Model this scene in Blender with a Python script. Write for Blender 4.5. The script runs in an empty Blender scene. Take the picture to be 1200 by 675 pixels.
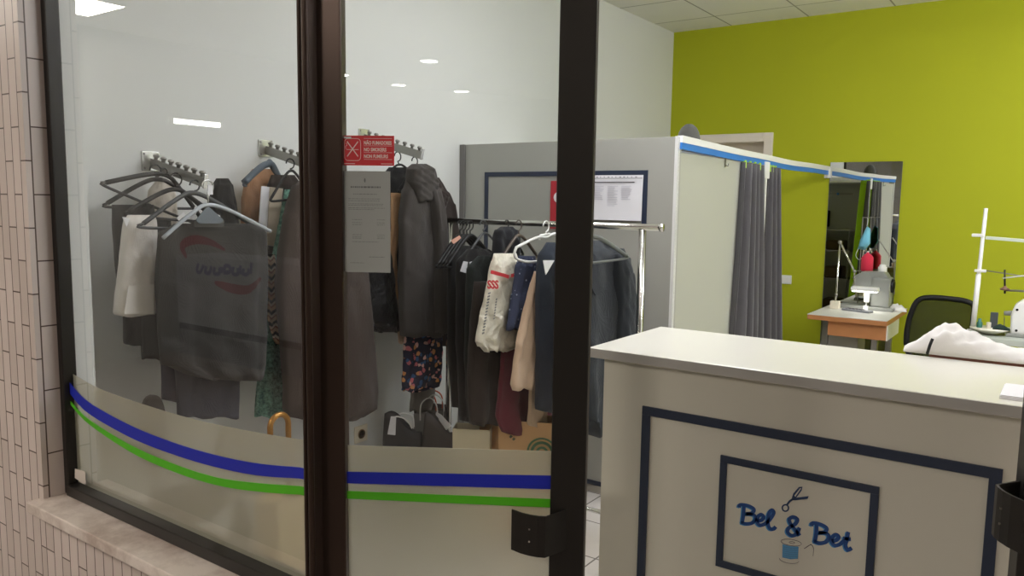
import bpy, bmesh, math, random
import numpy as np
from mathutils import Vector, Matrix
sc = bpy.context.scene
col = sc.collection
PI = math.pi
# ------------------------------------------------------------------ camera (1200x675 frame)
F = 914.347
P0, ROLL, YAW = math.radians(6.33226), math.radians(-0.812941), math.radians(35.218915)
H = 1.5
def _axes():
    cy, sy = math.cos(YAW), math.sin(YAW)
    fw = np.array([-sy*math.cos(P0), cy*math.cos(P0), -math.sin(P0)])
    r = np.array([cy, sy, 0.0]); d = np.cross(fw, r)
    r2 = r*math.cos(ROLL)+d*math.sin(ROLL); d2 = -r*math.sin(ROLL)+d*math.cos(ROLL)
    return np.array([r2, d2, fw])
RC = _axes(); CAM = np.array([0, 0, H])
def ray(x, y): return RC.T @ np.array([(x-600)/F, (y-337.5)/F, 1.0])
def onX(x, y, X): d = ray(x, y); return Vector(CAM + d*X/d[0])
def onY(x, y, Y): d = ray(x, y); return Vector(CAM + d*Y/d[1])
def onZ(x, y, Z): d = ray(x, y); return Vector(CAM + d*(Z-H)/d[2])
cd = bpy.data.cameras.new('camera'); cam = bpy.data.objects.new('camera', cd); col.objects.link(cam)
cd.sensor_width = 36; cd.lens = F/1200*36; cd.clip_start = 0.02
m = Matrix(((RC[0][0], -RC[1][0], -RC[2][0], 0), (RC[0][1], -RC[1][1], -RC[2][1], 0), (RC[0][2], -RC[1][2], -RC[2][2], H), (0, 0, 0, 1)))
cam.matrix_world = m
sc.camera = cam
# ------------------------------------------------------------------ materials
def lin(c):
    r = []
    for v in c[:3]:
        v = v/255.0
        r.append(v/12.92 if v <= .04045 else ((v+.055)/1.055)**2.4)
    return (r[0], r[1], r[2], 1)
MATS = {}
class NT:
    def __init__(s, name):
        s.m = bpy.data.materials.new(name); s.m.use_nodes = True
        s.t = s.m.node_tree; s.n = s.t.nodes; s.l = s.t.links
        s.n.clear(); s.out = s.n.new('ShaderNodeOutputMaterial')
    def new(s, t, **kw):
        n = s.n.new(t)
        for k, v in kw.items(): setattr(n, k, v)
        return n
    def link(s, a, b): s.l.new(a, b)
    def coord(s, kind='Object'): return s.new('ShaderNodeTexCoord').outputs[kind]
    def math(s, op, a, b=None, c=None):
        n = s.new('ShaderNodeMath', operation=op)
        for i, v in enumerate((a, b, c)):
            if v is None: continue
            if hasattr(v, 'links'): s.link(v, n.inputs[i])
            else: n.inputs[i].default_value = v
        return n.outputs[0]
    def mixc(s, f, a, b):
        n = s.new('ShaderNodeMix', data_type='RGBA')
        if hasattr(f, 'links'): s.link(f, n.inputs[0])
        else: n.inputs[0].default_value = f
        for i, v in ((6, a), (7, b)):
            if hasattr(v, 'links'): s.link(v, n.inputs[i])
            else: n.inputs[i].default_value = v
        return n.outputs[2]
    def noise(s, scale, vec=None, detail=3, rough=.5):
        n = s.new('ShaderNodeTexNoise'); n.inputs['Scale'].default_value = scale
        n.inputs['Detail'].default_value = detail; n.inputs['Roughness'].default_value = rough
        s.link(vec if vec is not None else s.coord(), n.inputs['Vector'])
        return n.outputs['Fac']
    def bsdf(s, color, rough=.5, metal=0, spec=.5, bump=None, bstr=.2, bdist=.002, sheen=0):
        p = s.new('ShaderNodeBsdfPrincipled')
        if hasattr(color, 'links'): s.link(color, p.inputs['Base Color'])
        else: p.inputs['Base Color'].default_value = color
        p.inputs['Roughness'].default_value = rough; p.inputs['Metallic'].default_value = metal
        p.inputs['Specular IOR Level'].default_value = spec
        if sheen: p.inputs['Sheen Weight'].default_value = sheen
        if bump is not None:
            b = s.new('ShaderNodeBump'); b.inputs['Strength'].default_value = bstr; b.inputs['Distance'].default_value = bdist
            s.link(bump, b.inputs['Height']); s.link(b.outputs[0], p.inputs['Normal'])
        s.link(p.outputs[0], s.out.inputs[0]); return p
def vary(c, k): return tuple(min(1, v*k) for v in c[:3])+(1,)
def M(name, c, rough=.5, metal=0, var=.06, scale=6, bump=0, bscale=80, spec=.5, sheen=0):
    if name in MATS: return MATS[name]
    t = NT(name); c = lin(c)
    f = t.noise(scale)
    cc = t.mixc(f, vary(c, 1-var), vary(c, 1+var))
    b = t.noise(bscale) if bump else None
    t.bsdf(cc, rough, metal, spec, b, bump, .003, sheen)
    MATS[name] = t.m; return t.m
def fabric(name, c, var=.18, rough=.95, weave=.35, sheen=.1):
    if name in MATS: return MATS[name]
    t = NT(name); c = lin(c); co = t.coord()
    f = t.noise(9, co, 5, .6)
    cc = t.mixc(f, vary(c, 1-var), vary(c, 1+var))
    w = t.new('ShaderNodeTexWave'); w.inputs['Scale'].default_value = 160; w.inputs['Distortion'].default_value = 2
    t.link(co, w.inputs['Vector'])
    wr = t.noise(14, co, 3)
    h = t.math('ADD', t.math('MULTIPLY', w.outputs['Fac'], .15), wr)
    t.bsdf(cc, rough, 0, .25, h, weave, .012, sheen)
    MATS[name] = t.m; return t.m
def emit(name, c, s):
    t = NT(name); e = t.new('ShaderNodeEmission'); e.inputs[0].default_value = lin(c); e.inputs[1].default_value = s
    t.link(e.outputs[0], t.out.inputs[0]); return t.m
def glass_mat(name, tint=(.96, .97, .965), k=1.9):
    t = NT(name)
    tr = t.new('ShaderNodeBsdfTransparent'); tr.inputs[0].default_value = tint+(1,)
    gl = t.new('ShaderNodeBsdfGlossy'); gl.inputs['Roughness'].default_value = 0.0; gl.inputs[0].default_value = (1, 1, 1, 1)
    fr = t.new('ShaderNodeFresnel'); fr.inputs[0].default_value = 1.5
    g = t.new('ShaderNodeNewGeometry')
    f = t.math('MULTIPLY', t.math('MULTIPLY', fr.outputs[0], k), t.math('SUBTRACT', 1.0, g.outputs['Backfacing']))
    f = t.math('MINIMUM', f, 1.0)
    mx = t.new('ShaderNodeMixShader'); t.link(f, mx.inputs[0]); t.link(tr.outputs[0], mx.inputs[1]); t.link(gl.outputs[0], mx.inputs[2])
    t.link(mx.outputs[0], t.out.inputs[0]); return t.m
def film_mat(name, c, diff=.55, rough=.32):
    t = NT(name); c = lin(c)
    d = t.new('ShaderNodeBsdfDiffuse'); d.inputs[0].default_value = c
    tl = t.new('ShaderNodeBsdfTranslucent'); tl.inputs[0].default_value = c
    rf = t.new('ShaderNodeBsdfRefraction'); rf.inputs['Roughness'].default_value = rough; rf.inputs['IOR'].default_value = 1.25
    rf.inputs[0].default_value = (.95, .95, .93, 1)
    a = t.new('ShaderNodeMixShader'); a.inputs[0].default_value = .5; t.link(d.outputs[0], a.inputs[1]); t.link(tl.outputs[0], a.inputs[2])
    g = t.new('ShaderNodeNewGeometry'); b = t.new('ShaderNodeMixShader'); t.link(t.math('MULTIPLY', t.math('SUBTRACT', 1.0, g.outputs['Backfacing']), diff), b.inputs[0]); t.link(rf.outputs[0], b.inputs[1]); t.link(a.outputs[0], b.inputs[2])
    t.link(b.outputs[0], t.out.inputs[0]); return t.m
def brick_mat(name, c1, c2, cm, bw, bh, mortar, vecfn, offset=.5, rough=.35, bump=.4, var=0.1, shift=(0, 0)):
    t = NT(name); co = t.coord(); sp = t.new('ShaderNodeSeparateXYZ'); t.link(co, sp.inputs[0])
    u, v = vecfn(t, sp)
    cb = t.new('ShaderNodeCombineXYZ'); t.link(t.math('ADD', u, shift[0]), cb.inputs[0]); t.link(t.math('ADD', v, shift[1]), cb.inputs[1])
    br = t.new('ShaderNodeTexBrick'); br.offset = offset; br.squash = 1
    br.inputs['Scale'].default_value = 1; br.inputs['Brick Width'].default_value = bw; br.inputs['Row Height'].default_value = bh
    br.inputs['Mortar Size'].default_value = mortar; br.inputs['Mortar Smooth'].default_value = .1; br.inputs['Bias'].default_value = 0
    br.inputs['Color1'].default_value = lin(c1); br.inputs['Color2'].default_value = lin(c2); br.inputs['Mortar'].default_value = lin(cm)
    t.link(cb.outputs[0], br.inputs['Vector'])
    n = t.noise(5, co, 4); dark = t.mixc(n, (1-var, 1-var, 1-var, 1), (1, 1, 1, 1))
    mx = t.new('ShaderNodeMix', data_type='RGBA', blend_type='MULTIPLY'); mx.inputs[0].default_value = 1
    t.link(br.outputs[0], mx.inputs[6]); t.link(dark, mx.inputs[7])
    inv = t.math('SUBTRACT', 1.0, br.outputs['Fac'])
    t.bsdf(mx.outputs[2], rough, 0, .5, inv, bump, .002)
    return t.m
# walls and hard surfaces
m_wall = M('white_plaster', (220, 221, 217), .85, var=.02, scale=2, bump=.03, bscale=150)
m_green = M('green_paint', (172, 178, 12), .75, var=.03, scale=2.5, bump=.03, bscale=140)
m_ceiling = brick_mat('ceiling_tile', (240, 238, 233), (237, 235, 230), (165, 162, 156), .6, .6, .006, lambda t, s: (s.outputs[0], s.outputs[1]), 0, .9, .3, .05, (2.81, -6.29+6.6))
m_floor = brick_mat('floor_tile', (232, 226, 218), (226, 220, 212), (140, 134, 126), .33, .33, .004, lambda t, s: (s.outputs[0], s.outputs[1]), 0, .25, .3, .14, (1.68+.33*20, -2.96+.33*20))
m_tile = brick_mat('wall_tile', (220, 206, 199), (204, 190, 182), (92, 74, 64), .2, .05, .0022, lambda t, s: (s.outputs[2], t.math('ADD', s.outputs[0], s.outputs[1])), .5, .35, .5, .14)
def marble():
    t = NT('marble'); co = t.coord(); n = t.noise(7, co, 8, .65)
    r = t.new('ShaderNodeValToRGB'); e = r.color_ramp.elements
    e[0].position = .35; e[0].color = lin((176, 158, 146)); e[1].position = .62; e[1].color = lin((228, 217, 208))
    t.link(n, r.inputs[0]); t.bsdf(r.outputs[0], .3, 0, .5); return t.m
m_marble = marble()
m_alu = M('dark_bronze_aluminium', (64, 50, 43), .32, .6, .05, 3)
m_alu2 = M('black_aluminium', (46, 43, 40), .4, .5, .05, 3)
m_rubber = M('black_gasket', (22, 21, 20), .7)
m_glass = glass_mat('window_glass', k=1.55)
m_film = film_mat('frosted_film', (236, 228, 206), .6, .15)
m_film2 = film_mat('matt_frosted_film', (246, 239, 216), .68, .42)
m_blue = M('blue_vinyl', (20, 36, 170), .5, var=.03)
m_lime = M('green_vinyl', (80, 180, 22), .5, var=.03)
m_chrome = M('chrome', (210, 210, 205), .18, 1, .02)
m_steel = M('brushed_steel', (150, 148, 143), .35, .9, .08, 20)
m_plate = M('polished_plate', (225, 225, 222), .2, .7, .02)
m_white = M('white_laminate', (215, 214, 208), .35, var=.02)
m_booth = M('grey_laminate', (166, 166, 157), .5, var=.02, scale=2)
m_booth_side = M('pale_laminate', (178, 179, 166), .5, var=.02, scale=2)
m_body = M('counter_laminate', (202, 199, 186), .5, var=.02, scale=2)
m_top = M('counter_top', (232, 230, 218), .22, var=.015, scale=3)
m_edge = M('counter_edge', (172, 170, 165), .4, var=.02)
m_navy = M('navy_paint', (36, 46, 66), .5, var=.06)
m_paper = M('white_paper', (235, 234, 236), .8, var=.02)
m_notice = M('plastic_notice', (176, 180, 178), .35, var=.03)
m_ink = M('grey_ink', (120, 122, 122), .8)
m_ink2 = M('pale_ink', (208, 207, 214), .8)
m_dark = M('dark_ink', (70, 66, 68), .8)
m_red = M('red_sticker', (222, 40, 52), .4, var=.02)
m_signw = M('white_print', (250, 225, 222), .5)
m_pl_white = M('white_plastic', (232, 232, 228), .35, var=.02)
m_pl_grey = M('grey_plastic', (56, 58, 60), .4, var=.05)
m_pl_clear = M('pale_clear_plastic', (175, 182, 188), .15, var=.03, spec=.8)
m_pl_black = M('black_plastic', (17, 17, 18), .5, var=.05, spec=.35)
m_mirror = M('mirror_silver', (236, 238, 236), .0, 1, 0)
m_wood = M('orange_wood', (176, 118, 70), .5, var=.12, scale=14)
m_door = M('door_paint', (232, 222, 208), .5, var=.02)
m_machine = M('machine_enamel', (140, 142, 136), .4, var=.05)
m_machw = M('white_enamel', (238, 238, 234), .3, var=.02)
m_rail_blue = M('blue_rail', (40, 118, 200), .4)
m_mesh = None
# ------------------------------------------------------------------ mesh builder
ORG = {}
def worg(o): return ORG.get(o.name, Vector((0, 0, 0)))
class B:
    def __init__(s): s.v = []; s.f = []; s.x = None
    def add(s, vs, fs):
        o = len(s.v)
        for v in vs:
            v = Vector(v)
            s.v.append(s.x @ v if s.x else v)
        s.f += [tuple(i+o for i in f) for f in fs]
    def obox(s, o, a, b, c):
        o, a, b, c = Vector(o), Vector(a), Vector(b), Vector(c)
        if a.cross(b).dot(c) < 0: a, b = b, a
        s.add([o, o+a, o+a+b, o+b, o+c, o+a+c, o+a+b+c, o+b+c], [(0, 3, 2, 1), (4, 5, 6, 7), (0, 1, 5, 4), (1, 2, 6, 5), (2, 3, 7, 6), (3, 0, 4, 7)])
        return s
    def box(s, x0, x1, y0, y1, z0, z1): return s.obox((x0, y0, z0), (x1-x0, 0, 0), (0, y1-y0, 0), (0, 0, z1-z0))
    def rings(s, R, cap=True, closed=False):
        n = len(R[0]); vs = [p for r in R for p in r]; fs = []
        k = len(R)
        for i in range(k if closed else k-1):
            for j in range(n):
                a = i*n+j; b = i*n+(j+1) % n; i2 = (i+1) % k
                fs.append((a, b, i2*n+(j+1) % n, i2*n+j))
        if cap and not closed:
            fs.append(tuple(range(n-1, -1, -1))); fs.append(tuple((k-1)*n+j for j in range(n)))
        s.add(vs, fs); return s
    def tube(s, path, r, n=8, closed=False, cap=True):
        path = [Vector(p) for p in path]; k = len(path); R = []
        rr = r if isinstance(r, (list, tuple)) else [r]*k
        up = None
        for i, p in enumerate(path):
            if closed: t = path[(i+1) % k]-path[i-1]
            else: t = path[min(i+1, k-1)]-path[max(i-1, 0)]
            t.normalize()
            if up is None:
                up = Vector((0, 0, 1)) if abs(t.z) < .9 else Vector((1, 0, 0))
            a = t.cross(up); a.normalize(); b = a.cross(t); up = b
            R.append([p+(a*math.cos(2*PI*j/n)+b*math.sin(2*PI*j/n))*rr[i] for j in range(n)])
        return s.rings(R, cap, closed)
    def lathe(s, prof, c=(0, 0, 0), n=20, ax=2):
        R = []
        c = Vector(c)
        for r, z in prof:
            ring = []
            for j in range(n):
                a = 2*PI*j/n; p = [r*math.cos(a), r*math.sin(a), z]
                if ax == 0: p = [p[2], p[0], p[1]]
                if ax == 1: p = [p[1], p[2], p[0]]
                ring.append(c+Vector(p))
            R.append(ring)
        return s.rings(R)
    def ball(s, c, r, sx=1, sy=1, sz=1, n=12):
        R = []
        for i in range(n+1):
            a = PI*i/n*.98+.01*PI
            R.append([Vector(c)+Vector((sx*r*math.sin(a)*math.cos(2*PI*j/n), sy*r*math.sin(a)*math.sin(2*PI*j/n), -sz*r*math.cos(a))) for j in range(n)])
        return s.rings(R)
    def prism(s, poly, vec):
        vec = Vector(vec); n = len(poly); P = [Vector(p) for p in poly]
        nn = Vector((0, 0, 0))
        for i in range(n): nn += P[i].cross(P[(i+1) % n])
        if nn.dot(vec) > 0: P = P[::-1]
        s.add(P+[p+vec for p in P], [tuple(range(n)), tuple(range(2*n-1, n-1, -1))]+[(i, i+n, (i+1) % n+n, (i+1) % n) for i in range(n)])
        return s
    def build(s, name, mat, parent=None, smooth=False, bevel=0, seg=2):
        me = bpy.data.meshes.new(name); o = bpy.data.objects.new(name, me); col.objects.link(o)
        if parent is None:
            xs = [v.x for v in s.v]; ys = [v.y for v in s.v]; zs = [v.z for v in s.v]
            org = Vector(((min(xs)+max(xs))/2, (min(ys)+max(ys))/2, min(zs))); o.location = org
        else:
            org = worg(parent); o.parent = parent
        ORG[o.name] = org
        me.from_pydata([v-org for v in s.v], [], s.f)
        bm = bmesh.new(); bm.from_mesh(me); bmesh.ops.recalc_face_normals(bm, faces=bm.faces[:]); bm.to_mesh(me); bm.free(); me.update()
        me.materials.append(mat)
        if smooth:
            for p in me.polygons: p.use_smooth = True
        if bevel:
            b = o.modifiers.new('bevel', 'BEVEL'); b.width = bevel; b.segments = seg; b.limit_method = 'ANGLE'; b.angle_limit = .6
        return o
def thing(name, label, cat, loc, group=None):
    o = bpy.data.objects.new(name, None); col.objects.link(o); o.location = loc; o.empty_display_size = .05
    ORG[o.name] = Vector(loc)
    return tag(o, label, cat, group)
def tag(o, label, cat, group=None):
    o['label'] = label; o['category'] = cat
    if group: o['group'] = group
    return o
def struct(o): o['kind'] = 'structure'; return o
def text_mesh(name, body, mat, parent, origin, ux, uz, size, depth=.0008, align='LEFT', width=None, bold=0):
    cu = bpy.data.curves.new(name, 'FONT'); cu.body = body; cu.size = size; cu.align_x = align; cu.extrude = depth/2; cu.resolution_u = 3; cu.offset = bold
    t = bpy.data.objects.new(name, cu); col.objects.link(t)
    dg = bpy.context.evaluated_depsgraph_get(); me0 = t.evaluated_get(dg).to_mesh()
    vs = [v.co.copy() for v in me0.vertices]; fs = [tuple(p.vertices) for p in me0.polygons]
    bpy.data.objects.remove(t)
    if width:
        w = max(v.x for v in vs)-min(v.x for v in vs); k = width/w
        for v in vs: v.x *= k
    ux = Vector(ux).normalized(); uz = Vector(uz).normalized(); n = ux.cross(uz)
    b = B(); b.add([Vector(origin)+ux*v.x+uz*v.y+n*(v.z+depth/2) for v in vs], fs)
    return b.build(name, mat, parent)
def catmull(P, sub=6):
    P = [Vector(p) for p in P]; out = []
    for i in range(len(P)-1):
        p0 = P[max(i-1, 0)]; p1 = P[i]; p2 = P[i+1]; p3 = P[min(i+2, len(P)-1)]
        for k in range(sub):
            t = k/sub
            out.append(.5*((2*p1)+(-p0+p2)*t+(2*p0-5*p1+4*p2-p3)*t*t+(-p0+3*p1-3*p2+p3)*t**3))
    out.append(P[-1]); return out
def ribbon(b, pts, w, n, depth=.001):
    """flat band of width w along pts lying in a plane of normal n, raised by depth"""
    n = Vector(n).normalized(); k = len(pts)
    ww = w if isinstance(w, (list, tuple)) else [w]*k
    R = []
    for i, p in enumerate(pts):
        t = pts[min(i+1, k-1)]-pts[max(i-1, 0)]; t.normalize(); sd = t.cross(n)*ww[i]/2
        R.append([p-sd, p+sd, p+sd+n*depth, p-sd+n*depth])
    b.rings(R); return b
# ------------------------------------------------------------------ dimensions
YS = 1.15; XL = -2.81; YG = 6.29; ZC = 2.93; XR = 2.6
SILL = .56
XJ = -2.53                       # inner face of the tiled jamb
DL = Vector((.859, .512, 0)).normalized(); DN = Vector((DL.y, -DL.x, 0))   # open door leaf direction, outward normal
HP = Vector((-1.305, 1.197, 0))
# ------------------------------------------------------------------ room shell
struct(B().box(-7, 6, YS, YG+.15, -.1, 0).build('floor', m_floor))
struct(B().box(-7, 6, -7.2, YS, -.1, 0).build('floor_corridor', M('corridor_floor', (112, 104, 98), .5, var=.08, scale=3)))
struct(B().box(XL-.15, XR+.15, YS+.06, YG+.15, ZC, ZC+.1).build('ceiling', m_ceiling))
struct(B().box(XL-.15, XL, YS+.1, YG, 0, ZC).build('wall_left', m_wall))
struct(B().box(XR, XR+.15, YS+.1, YG, 0, ZC).build('wall_right', m_wall))
# green back wall with door opening
dx0, dx1, dzt = -2.57, -1.955, 2.02
g = B(); g.box(XL-.15, dx0, YG, YG+.15, 0, ZC); g.box(dx1, XR+.15, YG, YG+.15, 0, ZC); g.box(dx0, dx1, YG, YG+.15, dzt, ZC)
struct(g.build('wall_back', m_green))
# front wall
YF = 1.075
struct(B().box(XL-.15, XJ, YS+.03, YS+.1, 0, ZC).build('wall_front_inner', m_wall))
w = B(); w.box(-7, XJ, YF, YS+.03, 0, 2.95)
struct(w.build('wall_front', m_tile))
w = B(); w.box(XJ, -1.36, YF, YS+.06, 0, SILL-.035)
struct(w.build('wall_sill', m_tile))
w = B(); w.box(XJ, .12, YF, YS+.12, 2.3, 2.95); w.box(.12, 6, YF, YS+.12, 0, 2.95)
struct(w.build('wall_lintel', m_tile))
struct(B().box(XJ-.02, -1.36, YS-.118, YS+.03, SILL-.035, SILL).build('window_sill', m_marble, bevel=.004))
# corridor outside
struct(B().box(-7, 6, -7.2, YF, 2.95, 3.05).build('ceiling_corridor', M('corridor_ceiling', (205, 205, 202), .9, var=.03)))
struct(B().box(-7, 6, -7.2, -7.0, 0, 2.95).build('wall_corridor', M('corridor_wall', (150, 150, 147), .8, var=.04)))
struct(B().box(-7.2, -7, -7.2, YF, 0, 2.95).build('wall_corridor_end', M('corridor_wall', (190, 190, 186), .8)))
struct(B().box(6, 6.2, -7.2, YF, 0, 2.95).build('wall_corridor_side', M('corridor_wall', (190, 190, 186), .8)))
# door to the back room
fr = B(); fr.box(dx0-.0, dx0+.05, YG-.02, YG+.15, 0, dzt); fr.box(dx1-.05, dx1+.02, YG-.02, YG+.15, 0, dzt+.05); fr.box(dx0, dx1-.05, YG-.02, YG+.15, dzt-.02, dzt+.05)
d = struct(fr.build('door_1', m_door, bevel=.005))
ob = B(); ob.box(dx0+.05, dx1-.05, YG+.09, YG+.13, 0, dzt-.02)
ob.build('door_panel', M('door_leaf_paint', (206, 194, 176), .5), d)
# baseboards
struct(B().box(XL, XL+.012, YS+.12, 3.43, 0, .07).build('baseboard_left', m_white))
struct(B().box(-1.5, XR, YG-.012, YG, 0, .07).build('baseboard_back', m_white))
# ------------------------------------------------------------------ storefront window
XM0, XM1 = onY(351, 300, YS-.02).x, -1.352       # mullion
ft = 2.3
wf = B()
wf.box(XJ, XJ+.027, YS-.012, YS+.03, SILL, ft); wf.box(XJ+.027, XM0, YS-.02, YS+.05, SILL, SILL+.034); wf.box(XJ+.027, XM0, YS-.02, YS+.05, ft-.05, ft)
win = struct(wf.build('window_1', m_alu2, bevel=.003))
B().box(XJ+.022, XM0+.01, YS+.008, YS+.016, SILL+.03, ft-.045).build('pane', m_glass, win)
mu = B(); mu.box(XM0, XM1, YS-.02, YS+.05, 0, ft); mu.box(XM0+.010, XM1, YS-.028, YS-.02, 0, ft)
gx_ = onY(361.5, 340, YS-.026); mu.tube([(gx_.x, YS-.026, 0), (gx_.x, YS-.026, ft)], .0075, 14)
struct(mu.build('trim_1', m_alu, bevel=.006))
# film and stripes on the fixed pane, outlines in metres on the pane
YP = YS+.0065
def film(b, top, bot, y, t=.0012):
    """strip between two curves (x,z) lists of the same length on plane y"""
    R = [[Vector((a[0], y, a[1])), Vector((c[0], y, c[1])), Vector((c[0], y+t, c[1])), Vector((a[0], y+t, a[1]))] for a, c in zip(top, bot)]
    b.rings(R); return b
def pc(pts, n=28):
    V = [onY(x, y, YS) for x, y in pts]; xs = [v.x for v in V]; zs = [v.z for v in V]
    # smooth interpolation in x
    S = catmull([Vector((x, 0, z)) for x, z in zip(xs, zs)], 8)
    X = np.linspace(XJ+.028, XM0-.001, n); Z = np.interp(X, [v.x for v in S], [v.z for v in S])
    return [(float(x), float(z)) for x, z in zip(X, Z)]
ftop = pc([(80, 440), (110, 457), (160, 475), (220, 493), (290, 508), (356, 519)])
bt = pc([(80, 449), (100, 471), (150, 499), (200, 519), (250, 534), (300, 544), (356, 549)])
bb = pc([(80, 462), (100, 484), (150, 513), (200, 533), (250, 548), (300, 558), (356, 562)])
gt = pc([(80, 470), (100, 491), (150, 522), (200, 544), (250, 560), (300, 567), (356, 571)])
gb = pc([(80, 474), (100, 496), (150, 530), (200, 553), (250, 569), (300, 577), (356, 581)])
zb = SILL+.033
film(B(), ftop, [(x, zb) for x, z in ftop], YS+.0172).build('frosted_film', m_film, win)
film(B(), bt, bb, YS+.0055).build('blue_stripe', m_blue, win)
film(B(), gt, gb, YS+.0055).build('green_stripe', m_lime, win)
stk = B(); P = [onY(x, y, YS+.0055) for x, y in ((88, 549), (100, 553), (101, 567), (98, 567), (88, 560))]
stk.prism(P, (0, -.0008, 0)); stk.build('sticker', M('old_label', (205, 196, 186), .7), win)
# ------------------------------------------------------------------ open door leaf
def LP(s, z, o=0): return HP+DL*s+DN*o+Vector((0, 0, z))
leaf = struct(bpy.data.objects.new('door_2', None)); col.objects.link(leaf); leaf.location = LP(0, 0); ORG[leaf.name] = LP(0, 0)
def leafbox(b, s0, s1, z0, z1, o0, o1): return b.obox(LP(s0, z0, o0), DL*(s1-s0), DN*(o1-o0), (0, 0, z1-z0))
S0, S1, S2, S3 = -.058, -.001, .470, .548
st = B(); leafbox(st, S0, S1, .01, 2.25, -.04, 0); st.build('hinge_stile', m_alu, leaf, bevel=.004)
st = B(); leafbox(st, S2, S3, .01, 2.25, -.04, 0); st.build('lock_stile', m_alu2, leaf, bevel=.003)
st = B(); leafbox(st, S3, S3+.004, .01, 2.25, -.03, -.01); leafbox(st, S3+.004, S3+.006, .55, .63, -.034, -.006); st.build('edge_strip', m_steel, leaf)
st = B(); leafbox(st, S1, S2, .01, .12, -.04, 0); leafbox(st, S1, S2, 2.18, 2.25, -.04, 0); st.build('rail', m_alu2, leaf, bevel=.003)
st = B(); leafbox(st, S1-.01, S2+.01, .1, 2.2, -.024, -.016); st.build('pane', m_glass, leaf)
def hitleaf(x, y, o=0):
    d = ray(x, y); p = LP(0, 0, o); t = (p.x*DN.x+p.y*DN.y)/(d[0]*DN.x+d[1]*DN.y)
    q = CAM+d*t; return Vector(q)
def lz(x, y): return hitleaf(x, y, -.016).z
def leafstrip(name, t0, t1, b0, b1, mat, o=-.0155, th=.0012):
    b = B(); P = [LP(S1, t0, o), LP(S2, t1, o), LP(S2, b1, o), LP(S1, b0, o)]; b.prism(P, DN*th); return b.build(name, mat, leaf)
leafstrip('frosted_film', lz(405, 523), lz(643, 530), .12, .12, m_film2, -.0255)
leafstrip('blue_stripe', lz(405, 552.5), lz(643, 557), lz(405, 566), lz(643, 573), m_blue)
leafstrip('green_stripe', lz(405, 575), lz(643, 584.5), lz(405, 584), lz(643, 594.5), m_lime)
# pull handle: bent plate
def pull(base, t, n, z0, z1, name, parent):
    """bent sheet handle: short web leaving the stile, long curved grip running back over the glass"""
    outer = [(.002, 0), (-.0445, .046), (-.062, .0445), (-.080, .039), (-.100, .029), (-.122, .012)]
    inner = [(.002-.006, 0), (-.0445, .0405), (-.061, .0402), (-.079, .035), (-.098, .0255), (-.121, .0085)]
    b = B(); V = lambda p: base+t*p[0]+n*p[1]+Vector((0, 0, z0))
    R = [[V(o_), V(o_)+Vector((0, 0, z1-z0)), V(i_)+Vector((0, 0, z1-z0)), V(i_)] for o_, i_ in zip(outer, inner)]
    b.rings(R); h = b.build(name, m_alu2, parent)
    for zz in (.36, .66):
        s = B(); c = base+t*(-.080)+n*.0385+Vector((0, 0, z0+(z1-z0)*zz)); s.obox(c-t*.002-Vector((0, 0, .002)), t*.004, n*.003, (0, 0, .004)); s.build('screw', m_chrome, h)
    return h
hz0 = hitleaf(640, 654, .046).z; hz1 = hitleaf(640, 606, .046).z
pull(LP(.506, 0, 0), DL, DN, hz0, hz1, 'pull_handle', leaf)
# no smoking sticker on the door glass
OG = -.0155
def onleaf(x, y): return hitleaf(x, y, OG)
a = onleaf(401, 195); bcor = onleaf(462, 161)
sg0 = (a-LP(0, 0, OG)).dot(DL); sg1 = (onleaf(462, 175)-LP(0, 0, OG)).dot(DL); z0 = onleaf(432, 194).z; z1 = onleaf(432, 159).z
SW = sg1-sg0; SH = z1-z0
b = B(); b.obox(LP(sg0, z0, OG), DL*SW, DN*.0006, (0, 0, SH)); sign = b.build('no_smoking_sign', m_red)
tag(sign, 'red no smoking sticker with white lettering on the open door glass', 'sign')
def SP(u, v, e=.0006): return LP(sg0+SW*u, z0+SH*v, OG+e)
for i, tx in enumerate(('NÃO FUMADORES', 'NO SMOKERS', 'NON FUMEURS')):
    text_mesh('lettering', tx, m_signw, sign, SP(.42, .705-.225*i), DL, (0, 0, 1), SH*.165, .0004, width=SW*(.53, .43, .46)[i], bold=SH*.006)
ln = B()
for v in (.9, .655, .43, .2): ln.obox(SP(.42, v), DL*SW*.54, DN*.0004, (0, 0, SH*.012))
ln.build('ruled_line', m_signw, sign)
fr = B(); cx, cy, rw, rh = .205, .53, .155, .37
pts = []
for k in range(33):
    a_ = 2*PI*k/32; c_, s_ = math.cos(a_), math.sin(a_)
    pts.append(SP(cx+rw*math.copysign(abs(c_)**.35, c_), cy+rh*math.copysign(abs(s_)**.35, s_)))
ribbon(fr, pts, SH*.018, DN, .0004)
for (u0, v0, u1, v1) in ((.1, .3, .31, .8), (.1, .8, .31, .3)): ribbon(fr, [SP(u0, v0), SP(u1, v1)], SH*.035, DN, .0005)
ribbon(fr, [SP(.09, .53), SP(.32, .53)], SH*.02, DN, .0004)
ribbon(fr, catmull([SP(.08, .55), SP(.07, .63), SP(.1, .68), SP(.08, .75)]), SH*.014, DN, .0004)
fr.build('crossed_cigarette', m_signw, sign)
b = B(); b.obox(SP(.01, .9), DL*SW*.17, DN*.0007, (0, 0, SH*.06)); b.build('white_label', m_paper, sign)
b = B()
for u0, u1 in ((.03, .25), (.75, .97)): b.obox(SP(u0, .05), DL*SW*(u1-u0), DN*.0004, (0, 0, SH*.02))
b.build('small_print', m_signw, sign)
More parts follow.
